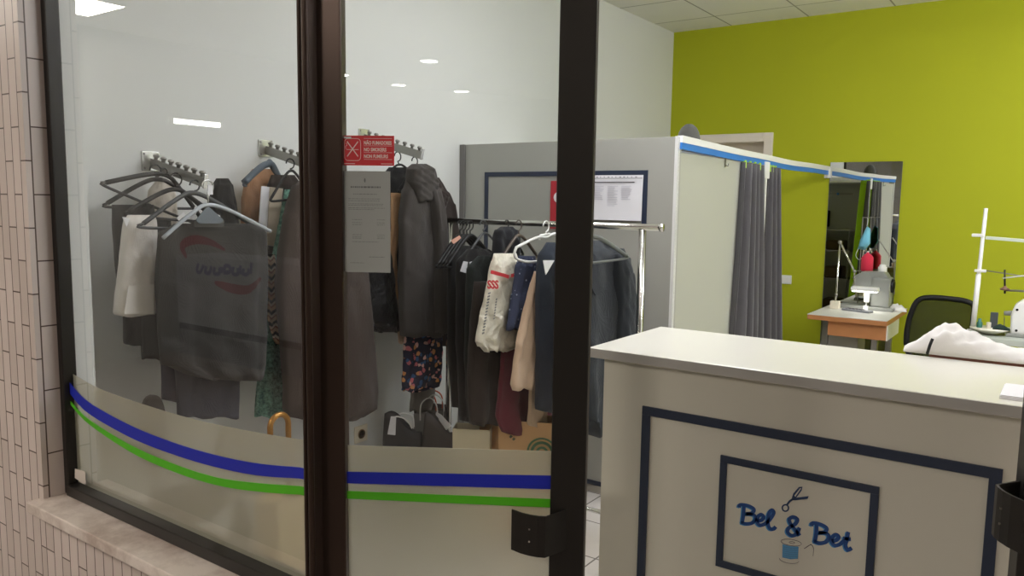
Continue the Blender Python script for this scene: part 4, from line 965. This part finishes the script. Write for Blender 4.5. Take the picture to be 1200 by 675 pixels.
# ------------------------------------------------------------------ sewing corner by the mirror
TZ = .77
ta = onZ(945.5, 368, TZ); tb_ = onZ(1040, 376, TZ)
ty0 = (ta.y+tb_.y)/2; tx0, tx1 = ta.x, tb_.x; ty1 = YG-.06
tbl = thing('sewing_table', 'small sewing table with wood edge and drawer before the mirror', 'table', ((tx0+tx1)/2, ty0+.3, 0))
B().box(tx0, tx1, ty0, ty1, TZ-.004, TZ).build('laminate_top', m_white, tbl)
B().box(tx0, tx1, ty0, ty1, TZ-.036, TZ-.004).build('top_board', m_wood, tbl, bevel=.003)
B().box(tx0+.13, tx1-.005, ty0+.03, ty0+.45, TZ-.135, TZ-.036).build('drawer', m_wood, tbl, bevel=.002)
B().box(tx1-.005, tx1+.002, ty0+.03, ty0+.45, TZ-.135, TZ-.036).build('drawer_side', m_white, tbl)
for x in (tx0+.09, tx1-.09):
    for y in (ty0+.14, ty1-.12): B().box(x-.02, x+.02, y-.02, y+.02, .03, TZ-.036).build('leg', m_steel, tbl, bevel=.004)
for x in (tx0+.09, tx1-.09): B().box(x-.025, x+.025, ty0+.06, ty1-.04, 0, .03).build('foot', m_steel, tbl, bevel=.004)
B().box(tx0+.07, tx0+.3, ty0+.16, ty0+.4, .2, TZ-.14).build('motor_housing', M('grey_housing', (150, 150, 140), .5), tbl, bevel=.01)
# overlock machine
MY = 6.02
def my(x, y, Y=None): return onY(x, y, Y or MY)
om = thing('overlock_machine', 'grey overlock sewing machine on the table before the mirror', 'sewing machine', (my(1020, 362).x, MY, TZ))
def pbox(b, x0, y0, x1, y1, d0, d1, Y=None):
    Y = Y or MY; a_ = onY(x0, y1, Y); c_ = onY(x1, y0, Y); b.box(a_.x, c_.x, Y+d0, Y+d1, a_.z, c_.z); return b
zb_ = TZ
def zbox(x0, x1, ya, yb, z0_, z1_, nm, mt, bev=.008, Y=None):
    Y = Y or MY; b = B(); b.box(onY(x0, 350, Y).x, onY(x1, 350, Y).x, Y+ya, Y+yb, z0_, z1_); return b.build(nm, mt, om, bevel=bev, seg=3)
zt = my(1022, 319).z
zbox(985, 1050, -.09, .08, TZ, TZ+.025, 'bed', m_machine, .006)
zbox(1022, 1044, -.07, .075, TZ+.02, zt-.03, 'column', m_machine, .015)
b = B(); P = [my(*q_) for q_ in ((1000, 336), (1004, 322), (1012, 318), (1038, 318), (1042, 324), (1042, 342), (1000, 342))]; b.prism([p_+Vector((0, -.06, 0)) for p_ in P], (0, .12, 0)); b.build('head', m_machine, om, bevel=.008)
b = B(); c = my(1034, 318); b.lathe([(.02, -.01), (.03, 0), (.03, .03), (.022, .034), (.022, .045), (.012, .05)], (c.x, MY, c.z), 16); b.build('tension_dial', m_machw, om, smooth=True)
b = B(); c = my(1046, 335); b.lathe([(.012, -.02), (.045, -.015), (.05, 0), (.045, .012), (.012, .016)], (c.x, MY, c.z), 20, 0); b.build('handwheel', m_pl_black, om, smooth=True)
b = B(); c = my(1022, 345); b.box(c.x-.035, c.x+.0, MY-.1, MY-.06, TZ+.055, TZ+.135); b.build('needle_cover', m_machw, om, bevel=.006)
b = B(); b.tube([(c.x-.02, MY-.08, TZ+.06), (c.x-.02, MY-.08, TZ+.012)], .004); b.box(c.x-.035, c.x-.005, MY-.1, MY-.06, TZ+.0, TZ+.03); b.build('presser_foot', m_machw, om)
# thread stand near the mirror with a red cone and a mask
NY = YG-.15
def ny(x, y): return onY(x, y, NY)
hb = thing('thread_stand', 'thin steel thread stand with a round tray before the mirror', 'thread stand', (ny(1015, 330).x, NY, TZ))
c = ny(1015, 317.5)
B().lathe([(.004, 0), (.062, 0), (.062, .004), (.004, .004)], (c.x, NY, c.z-.004), 24).build('tray', m_steel, hb)
px_ = c.x-.045; hk2 = ny(1016.5, 255)
B().tube([(px_, NY, TZ+.01), (px_, NY, hk2.z+.004)], .004).build('pole', m_steel, hb)
B().tube([(px_, NY, hk2.z), (hk2.x+.03, NY, hk2.z)], .003).build('top_hook', m_steel, hb)
B().lathe([(.03, 0.001), (.03, .01), (.008, .016)], (px_, NY, TZ), 16).build('foot', m_steel, hb)
o_ = B().lathe([(.040, 0), (.042, .01), (.041, .098), (.022, .122), (.010, .128), (.010, .136)], (c.x+.004, NY, c.z), 22).build('thread_cone', fabric('red_thread', (226, 58, 84), .08), smooth=True)
tag(o_, 'red thread cone on the round tray before the mirror', 'thread')
b = B(); b.lathe([(.008, .136), (.008, .146), (.005, .146)], (c.x+.004, NY, c.z), 10); b.build('cone_tip', m_pl_white, o_)
b = B(); P = [ny(*q_) for q_ in ((1016, 265), (1020, 268), (1020, 285), (1014, 293), (1005, 292), (1008, 281))]; ce = sum(P, Vector())/len(P)
n_ = len(P); vs = P+[p_+(ce-p_)*.45+Vector((0, -.03, 0)) for p_ in P]; fs = [(j, (j+1) % n_, n_+(j+1) % n_, n_+j) for j in range(n_)]+[tuple(range(n_, 2*n_))]
b.add(vs, fs); mk = b.build('face_mask', fabric('mask_blue', (128, 202, 228), .05), smooth=True); so = mk.modifiers.new('solid', 'SOLIDIFY'); so.thickness = .003
tag(mk, 'blue surgical mask hanging above the red thread cone', 'mask')
b = B(); b.tube(catmull([ny(1016, 265), ny(1017, 258), hk2], 4), .0022, 6); b.build('ear_loop', m_pl_white, mk, smooth=True)
b = B(); b.tube(catmull([ny(*q_) for q_ in ((1006, 291), (1003, 299), (1006, 304), (1010, 302), (1012, 293))], 5), .0018, 6); b.build('ear_loop', m_pl_white, mk, smooth=True)
ths = B(); ths.tube([my(*q_) for q_ in ((1048, 345), (1048, 308), (1030, 281))], .004); ths.build('thread_rod', m_steel, om)
c = my(1048, 306); B().ball((c.x, MY, c.z), .014).build('rod_joint', m_steel, om, smooth=True)
# lamp
LY = 5.87
lm = thing('work_lamp', 'white articulated work lamp on the sewing table', 'lamp', (onY(979, 358, LY).x, LY, TZ))
c = onY(979, 352, LY); B().box(c.x-.03, c.x+.03, LY-.03, LY+.03, TZ, TZ+.055).build('base', M('cream_base', (226, 218, 196), .4), lm, bevel=.004)
e0 = onY(980, 345, LY); e1 = onY(984.5, 284, LY); e2 = onY(1001.5, 318, LY); e3 = onY(1001, 333, LY)
B().tube([Vector((c.x, LY, TZ+.05)), e0, e1], .0065, 10).build('lower_arm', m_chrome, lm, smooth=True)
B().tube([e1, e2], .0065, 10).build('upper_arm', m_chrome, lm, smooth=True)
b = B(); b.ball(e1, .015); b.ball(e2, .012); b.ball(e0, .012); b.ball((e2+e3)/2, .011); b.build('joint', m_steel, lm, smooth=True)
B().tube([e2, e3], .006, 8).build('neck', m_chrome, lm)
h0 = onY(998, 338, LY-.02); h1 = onY(1030, 338, LY-.02)
b = B(); b.obox(Vector((h0.x, LY-.06, h0.z-.012)), (h1.x-h0.x, 0, 0), (0, .08, 0), (0, 0, .03)); b.build('shade', m_machw, lm, bevel=.008)
b = B(); b.obox(Vector((h0.x+.01, LY-.055, h0.z-.016)), (h1.x-h0.x-.02, 0, 0), (0, .07, 0), (0, 0, .003)); b.build('led_strip', emit('lamp_led', (255, 252, 245), 11), lm)
# calculator-like remote on the table
k0 = onZ(986, 363.5, TZ); k1 = onZ(1018, 367.5, TZ)
cal = B(); cal.x = None
dv = (k1-k0).normalized(); nv = Vector((-dv.y, dv.x, 0)); cal.obox(k0+Vector((0, 0, .0005)), dv*(k1-k0).length, nv*.065, (0, 0, .014)); co_ = cal.build('calculator', M('calc_grey', (128, 130, 134), .5), bevel=.003)
tag(co_, 'grey calculator lying on the sewing table', 'calculator')
b = B()
for i in range(5):
    for j in range(3): b.obox(k0+dv*(.02+.026*i)+nv*(.01+.019*j)+Vector((0, 0, .0145)), dv*.016, nv*.012, (0, 0, .003))
b.build('keys', m_dark, co_)
# scraps
sp_ = onZ(1058, 356, TZ)
for i, (dx, dy, s_) in enumerate(((0, .0, 1), (.09, .05, .8), (.15, -.02, .7))):
    bx = min(sp_.x-.07+dx, tx1-.02); by = min(sp_.y-.05+dy, ty1-.2)
    b = B(); heap(b, (bx-.05*s_, by-.04, TZ), (1, 0, 0), (0, 1, 0), [(0, .02, .01), (.03*s_, .09*s_, .05*s_), (.07*s_, .1*s_, .06*s_), (.12*s_, .02, .01)], 20, 16, seed=20+i)
    tag(b.build('fabric_scrap', fabric('scrap_white', (232, 230, 226), .05), smooth=True), ('largest white fabric scrap beside the overlock machine', 'white fabric scrap at the back of the sewing table', 'smallest white fabric scrap at the table edge')[i], 'fabric', 'white fabric scraps')
# ------------------------------------------------------------------ office chair
CYc = 5.5
def oc(x, y, Y=CYc): return onY(x, y, Y)
out = [oc(*q_) for q_ in ((1062, 402), (1063, 386), (1068, 366), (1076, 352), (1090, 348.5), (1112, 350), (1132, 353), (1141, 359), (1141, 372), (1138, 395), (1134, 412), (1128, 424), (1072, 420))]
chx = (out[0].x+out[8].x)/2
ch = thing('office_chair', 'black mesh back office chair between the sewing tables', 'chair', (chx, CYc-.05, 0))
lp = catmull(out+[out[0]], 5)[:-1]
b = B(); b.tube(lp, .017, 10, closed=True); b.build('back_frame', m_pl_black, ch, smooth=True)
def meshmat():
    t = NT('chair_mesh'); d_ = t.new('ShaderNodeBsdfDiffuse'); d_.inputs[0].default_value = lin((34, 40, 40)); tr = t.new('ShaderNodeBsdfTransparent')
    mx = t.new('ShaderNodeMixShader'); co = t.coord(); w1 = t.new('ShaderNodeTexWave'); w1.inputs['Scale'].default_value = 130; w1.bands_direction = 'X'; w2 = t.new('ShaderNodeTexWave'); w2.inputs['Scale'].default_value = 130; w2.bands_direction = 'Z'
    t.link(co, w1.inputs[0]); t.link(co, w2.inputs[0]); f_ = t.math('MULTIPLY', t.math('ADD', w1.outputs['Fac'], w2.outputs['Fac']), .72); t.link(t.math('MINIMUM', f_, 1.0), mx.inputs[0])
    t.link(tr.outputs[0], mx.inputs[1]); t.link(d_.outputs[0], mx.inputs[2]); t.link(mx.outputs[0], t.out.inputs[0]); return t.m
b = B(); b.prism([p_+Vector((0, -.004, 0)) for p_ in lp], (0, .004, 0)); b.build('back_mesh', meshmat(), ch)
zs0 = .47
b = B(); R = []
for dz, k in ((0, .9), (.015, 1), (.05, 1), (.065, .92)):
    R.append([Vector((chx+.2*k*math.copysign(abs(math.cos(a_))**.6, math.cos(a_)), CYc-.27+.23*k*math.copysign(abs(math.sin(a_))**.6, math.sin(a_)), zs0-.06+dz)) for a_ in np.linspace(0, 2*PI, 33)[:-1]])
b.rings(R); b.build('seat', fabric('black_seat', (28, 28, 30)), ch, smooth=True)
B().tube([(chx, CYc+.0, out[-1].z), (chx, CYc+.03, .45), (chx, CYc-.1, .39), (chx, CYc-.27, .39)], .018, 10).build('back_support', m_pl_black, ch, smooth=True)
B().tube([(chx, CYc-.27, .42), (chx, CYc-.27, .08)], .028, 14).build('gas_lift', m_pl_black, ch, smooth=True)
for k in range(5):
    a_ = k*2*PI/5+.3; e_ = Vector((chx+.23*math.cos(a_), CYc-.27+.23*math.sin(a_), .06)); b = B(); b.tube([(chx, CYc-.27, .1), e_], [.024, .015], 8); b.build('leg', m_pl_black, ch, smooth=True)
    b = B(); b.lathe([(.008, -.02), (.026, -.018), (.026, .018), (.008, .02)], (e_.x, e_.y, .027), 14, 0); b.build('caster', m_pl_black, ch)
# ------------------------------------------------------------------ right sewing station
QY = 5.25
def rq(x, y, Y=QY): return onY(x, y, Y)
rt0 = rq(1137, 392, QY-.1); rz = .78
rtab = thing('machine_table', 'pale grey industrial machine table at the right behind the counter', 'table', (.15, QY+.1, 0))
rx0 = rq(1139, 380).x
B().box(rx0, rx0+1.1, QY-.2, QY+.35, rz-.035, rz).build('table_top', M('grey_green_laminate', (176, 182, 172), .45), rtab, bevel=.004)
for x in (rx0+.12, rx0+.98):
    for y in (QY-.12, QY+.27): B().box(x-.02, x+.02, y-.02, y+.02, .0, rz-.035).build('leg', m_steel, rtab, bevel=.003)
ps = thing('cone_thread_stand', 'white pole thread stand with crossbars at the right', 'thread stand', (rq(1139, 390).x, QY, rz))
pb = rq(1140, 386); pt = rq(1155.5, 244)
pb = pb+(pb-pt)*((pb.z-rz)/(pt.z-pb.z))
B().tube([pb, pt], .0105, 12).build('pole', m_machw, ps, smooth=True)
b = B(); b.tube([pb, pb+(rq(1147, 320)-pb)*.98], .014, 12); b.build('sleeve', m_machw, ps, smooth=True)
b = B(); b.lathe([(.03, .001), (.03, .012), (.014, .016)], pb, 16); b.build('foot', m_machw, ps)
def bar(x0, y0, x1, y1, r_, nm, mt, Y2=None):
    return B().tube([rq(x0, y0), onY(x1, y1, Y2 or QY)], r_, 8).build(nm, mt, ps, smooth=True)
b = B(); a_ = rq(1139, 275.5); c_ = rq(1154, 276); b.box(a_.x, c_.x, QY-.018, QY+.018, a_.z-.009, a_.z+.009); b.build('clamp', m_machw, ps, bevel=.003); b = B(); a_ = rq(1142, 317); c_ = rq(1156, 317); b.box(a_.x, c_.x, QY-.016, QY+.016, a_.z-.008, a_.z+.008); b.build('clamp', m_machw, ps, bevel=.003)
b = B(); a_ = rq(1155, 278.5); c_ = rq(1235, 285); b.obox(a_+Vector((0, -.012, -.009)), c_-a_, (0, .024, 0), (0, 0, .018)); b.build('top_crossbar', m_pl_grey if False else M('pale_bar', (206, 214, 196), .4), ps, bevel=.002)
bar(1155, 317, 1235, 329, .0035, 'thin_rod', m_steel); bar(1175, 326, 1235, 319, .0045, 'upper_guide', m_machw, QY-.05); bar(1178, 340, 1235, 343, .006, 'lower_guide', m_steel)
bar(1177.5, 316, 1177.5, 344, .005, 'spindle', m_pl_black)
b = B(); c_ = rq(1177.5, 339); b.lathe([(.004, -.008), (.022, -.004), (.026, .002), (.01, .012), (.006, .02)], c_, 14); b.build('spool_holder', M('brown_spool', (120, 84, 72), .5), ps, smooth=True)
# white machine
wm = thing('white_sewing_machine', 'white sewing machine cut by the right edge behind the counter', 'sewing machine', (rq(1215, 390).x, QY, rz))
x0_, x1_ = rq(1184, 360).x, rq(1184, 360).x+.42
zt_ = rq(1190, 348).z; zm = rq(1186, 391).z
b = B(); P = [rq(*q_) for q_ in ((1184, 391), (1185, 368), (1190, 356), (1199, 351), (1330, 352), (1330, 372), (1230, 372), (1228, 391))]; b.prism([p_+Vector((0, -.05, 0)) for p_ in P], (0, .11, 0)); b.build('head', m_machw, wm, bevel=.012, seg=3)
b = B(); b.box(x0_-.01, x1_+.05, QY-.08, QY+.09, rz, rz+.02); b.build('bed', m_machine, wm, bevel=.004)
b = B(); b.box(x0_+.33, x0_+.45, QY-.05, QY+.06, rz+.02, zt_-.03); b.build('column', m_machw, wm, bevel=.012)
b = B(); c_ = rq(1178, 367); b.tube([c_+Vector((-.006, 0, 0)), rq(1185, 367)+Vector((.01, 0, 0))], [.012, .016], 12); b.build('hand_knob', m_machine, wm, smooth=True)
for q_ in ((1192.5, 362), (1191.5, 386)):
    b = B(); c_ = rq(*q_); b.lathe([(.001, -.056), (.007, -.056), (.007, -.05), (.001, -.05)], (c_.x, QY, c_.z), 10, 1); b.build('screw', m_pl_black, wm)
b = B(); c_ = rq(1176.5, 395); b.tube([rq(1177, 372), c_], .0025, 6); b.tube([rq(1187, 391), rq(1187, 399)], .005, 8); b.build('needle_bar', m_steel, wm)
# small things on that table
b = B(); c_ = rq(1149.5, 372); b.lathe([(.014, 0), (.015, .006), (.015, .03), (.009, .036), (.009, .052)], (c_.x, QY-.06, rz+.036), 16); tag(b.build('small_bottle', M('teal_bottle', (46, 104, 92), .3), smooth=True), 'small teal bottle standing on the cloth tray by the pole', 'bottle')
b = B(); c_ = rq(1158, 384); b.lathe([(.03, 0), (.075, .02), (.10, .03), (.10, .036), (.02, .036)], (c_.x+.01, QY-.04, rz), 22); tag(b.build('tray', M('ivory_tray', (226, 222, 206), .4), smooth=True), 'ivory dish of small parts beside the thread stand pole', 'dish')
b = B(); c_ = rq(1160, 376); b.lathe([(.012, 0), (.012, .035), (.009, .036)], (c_.x, QY-.07, rz+.036), 12); tag(b.build('thread_spool', fabric('cream_thread', (228, 220, 200))), 'cream thread spool in the ivory dish', 'thread')
b = B(); c_ = rq(1166, 365); b.box(c_.x-.02, c_.x+.018, QY-.02, QY+.0, rz+.036, rz+.125); tag(b.build('dark_box', M('slate_box', (64, 70, 74), .5), bevel=.003), 'slate grey box standing upright in the ivory dish', 'box')
b = B(); heap(b, (c_.x+.0, QY-.09, rz+.036), (1, 0, 0), (0, 1, 0), [(0, .02, .01), (.03, .06, .03), (.06, .05, .02), (.085, .02, .008)], 16, 14, seed=5); tag(b.build('green_cloth', fb_dkgreen, smooth=True), 'dark green cloth crumpled in the ivory dish', 'cloth')
# ------------------------------------------------------------------ corridor seen as reflections
def refl_leaf(x, y, zc):
    d = Vector(ray(x, y)); p = hitleaf(x, y, -.016); r = d-2*d.dot(DN)*DN; s_ = (zc-p.z)/r.z; return p+r*s_
m_dl = emit('downlight_glow', (255, 250, 240), 40)
for i, q in enumerate(((503, 72), (467, 100), (526, 112), (400, 88))):
    c = refl_leaf(*q, 2.945); c.y = max(c.y, -6.9)
    t = thing('downlight', ('round recessed downlight in the corridor ceiling, nearest the shop', 'round recessed downlight further along the corridor', 'round recessed downlight at the corridor right', 'round recessed downlight at the corridor left')[i], 'light', (c.x, c.y, 2.95), 'corridor downlights')
    B().lathe([(.09, -.0), (.11, -.004), (.11, .002), (.09, .002)], (c.x, c.y, 2.947), 28).build('rim', m_pl_white, t)
    B().lathe([(.001, 0), (.09, 0), (.09, .001), (.001, .001)], (c.x, c.y, 2.9455), 28).build('lens', m_dl, t)
def refl_pane(x, y, Y):
    d = ray(x, y); p = CAM+d*YS/d[1]; r = d*np.array([1, -1, 1]); s_ = (Y-p[1])/r[1]; return Vector(p+r*s_)
def refl_pane_x(x, y, X):
    d = ray(x, y); p = CAM+d*YS/d[1]; r = d*np.array([1, -1, 1]); s_ = (X-p[0])/r[0]; return Vector(p+r*s_)
l0 = refl_pane_x(200, 142, -6.99); l1 = refl_pane_x(254, 146.5, -6.99)
t = thing('wall_light', 'long glowing light slot on the corridor end wall', 'light', (-6.99, (l0.y+l1.y)/2, l0.z-.06))
ya_, yb_ = min(l0.y, l1.y), max(l0.y, l1.y); zc_ = (l0.z+l1.z)/2
b = B(); b.box(-7, -6.96, ya_-.03, yb_+.03, zc_-.035, zc_+.035); b.build('frame', m_pl_white, t)
b = B(); b.box(-6.96, -6.955, ya_, yb_, zc_-.022, zc_+.022); b.build('diffuser', emit('slot_glow', (255, 250, 240), 30), t)
# low information desk across the corridor with a painted swoosh
DY = -1.9
def rd(x, y): return refl_pane(x, y, DY)
c0 = rd(180, 300); c1 = rd(318, 300)
zt_ = rd(250, 235).z; zb2 = rd(250, 385).z
dk = thing('information_desk', 'low pale desk front with a red swoosh emblem in the corridor', 'desk', ((c0.x+c1.x)/2, DY, 0))
xa, xb = max(-6.9, min(c0.x, c1.x)-.5), max(c0.x, c1.x)+1.8
B().box(xa, xb, DY-.5, DY, zb2, .95).build('front', M('desk_white', (150, 152, 156), .6), dk)
B().box(xa, xb, DY-.49, DY-.01, zb2-.06, zb2).build('dark_band', m_pl_black, dk)
B().box(xa, xb, DY-.49, DY-.01, 0, zb2-.06).build('plinth', M('desk_plinth', (112, 110, 110), .6), dk)
b = B()
for L in ([(217, 302), (212, 288), (226, 281), (245, 284), (262, 293)], [(250, 331), (270, 338), (290, 339), (304, 326)]):
    pts = catmull([rd(*q)+Vector((0, .001, 0)) for q in L], 8); n_ = len(pts)
    b = B(); ribbon(b, pts, [.02+.09*math.sin(PI*i/(n_-1))**.8*(1-.55*i/(n_-1)) for i in range(n_)], (0, 1, 0), .002); b.build('red_swoosh', M('swoosh_red', (150, 44, 54), .5), dk)
b = B()
for L in ([(231, 309), (229, 317), (233, 319), (237, 311)], [(240, 312), (239, 319), (244, 320), (246, 312)], [(250, 313), (249, 320), (255, 321), (256, 313)], [(259, 313), (258, 320)], [(262, 322), (262, 312), (268, 313), (267, 319), (262, 319)], [(272, 313), (271, 321), (277, 321), (277, 314)], [(280, 311), (280, 322)], [(284, 315), (283, 321), (289, 321), (290, 315)], [(293, 308), (292, 321)]):
    ribbon(b, catmull([rd(*q)+Vector((0, .001, 0)) for q in L], 4), .035, (0, 1, 0), .002)
b.build('blue_lettering', M('letter_blue', (76, 82, 130), .5), dk)
# ------------------------------------------------------------------ lights
m_led = emit('fill_tube_glow', (248, 249, 255), 68.0)
def fill_batten(x, y, ang, label, L=1.3):  # unseen tubes added to brighten ceiling and walls, hung on thin rods
    t = thing('fill_tube_light', label, 'light', (x, y, ZC-.16), 'added unseen tube lights')
    R = Matrix.Translation((x, y, 0)) @ Matrix.Rotation(ang, 4, 'Z')
    b = B(); b.x = R; b.tube([(-L/2, 0, ZC-.15), (L/2, 0, ZC-.15)], .022, 14); b.build('tube', m_led, t, smooth=True)
    b = B(); b.x = R; b.box(-L/2-.02, L/2+.02, -.02, .02, ZC-.10, ZC-.07); b.build('housing', m_pl_white, t, bevel=.004)
    for sx in (-1, 1):
        b = B(); b.x = R; b.box(sx*(L/2+.01)-.012, sx*(L/2+.01)+.012, -.02, .02, ZC-.172, ZC-.07); b.build('end_holder', m_pl_white, t)
        b = B(); b.x = R; b.tube([(sx*L*.35, 0, ZC-.07), (sx*L*.35, 0, ZC)], .004); b.build('suspension', m_steel, t)
for x, y, a_, lb in ((-1.05, 2.05, 0, 'added unseen tube light by the shop window'), (1.5, 3.4, PI/2, 'added unseen tube light at the right of the shop'), (.75, 4.9, PI/2, 'added unseen tube light near the green wall')):
    fill_batten(x, y, a_, lb)
def panel(i, x, y, z, nx, label, group, mat, w=.29):
    t = thing('ceiling_light', label, 'light', (x, y, z), group)
    b = B()
    b.box(x-.3, x+.3, y-.3, y-w, z-.012, z-.0005); b.box(x-.3, x+.3, y+w, y+.3, z-.012, z-.0005); b.box(x-.3, x-w, y-w, y+w, z-.012, z-.0005); b.box(x+w, x+.3, y-w, y+w, z-.012, z-.0005); b.build('frame', m_pl_white, t)
    B().box(x-w, x+w, y-w, y+w, z-.008, z-.001).build('diffuser', mat, t)
m_led3 = emit('shop_panel_glow', (248, 249, 255), 21.0)
for i, (a_, c_) in enumerate(((2, 5), (5, 3), (7, 3))):
    panel(i, XL+.6*a_+.3, YG-.6*c_-.3, ZC, 0, ('square ceiling light panel over the clothes rack', 'square ceiling light panel near the right machine table', 'square ceiling light panel at the room right')[i], 'shop ceiling panels', m_led3)
m_led2 = emit('corridor_led', (255, 244, 231), 52.0)
for i, (x, y) in enumerate(((-3.4, -1.2), (-.6, -2.2), (2.4, -1.4), (-4.6, -4.4), (-6.3, -.72))):  # all but the last are unseen panels added to lighten the tiled front
    panel(10+i, x, y, 2.95, 0, ('added unseen fill panel in front of the tiled wall', 'added unseen fill panel behind the viewer', 'added unseen fill panel at the corridor right', 'added unseen fill panel at the corridor far left', 'square corridor light panel beside the end wall')[i], 'corridor ceiling lights', m_led2)
wd = bpy.data.worlds.new('world'); sc.world = wd; wd.use_nodes = True
wd.node_tree.nodes['Background'].inputs[0].default_value = (.8, .85, .9, 1); wd.node_tree.nodes['Background'].inputs[1].default_value = .05
# ------------------------------------------------------------------ render look
sc.view_settings.view_transform = 'Standard'; sc.view_settings.look = 'None'; sc.view_settings.gamma = 1; sc.view_settings.exposure = 0
sc.view_settings.use_curve_mapping = False
cy = sc.cycles; cy.use_denoising = True; cy.max_bounces = 10; cy.transparent_max_bounces = 16; cy.glossy_bounces = 6; cy.diffuse_bounces = 5; cy.transmission_bounces = 10
cy.caustics_reflective = False; cy.caustics_refractive = True; cy.sample_clamp_indirect = 4; cy.blur_glossy = 0.0
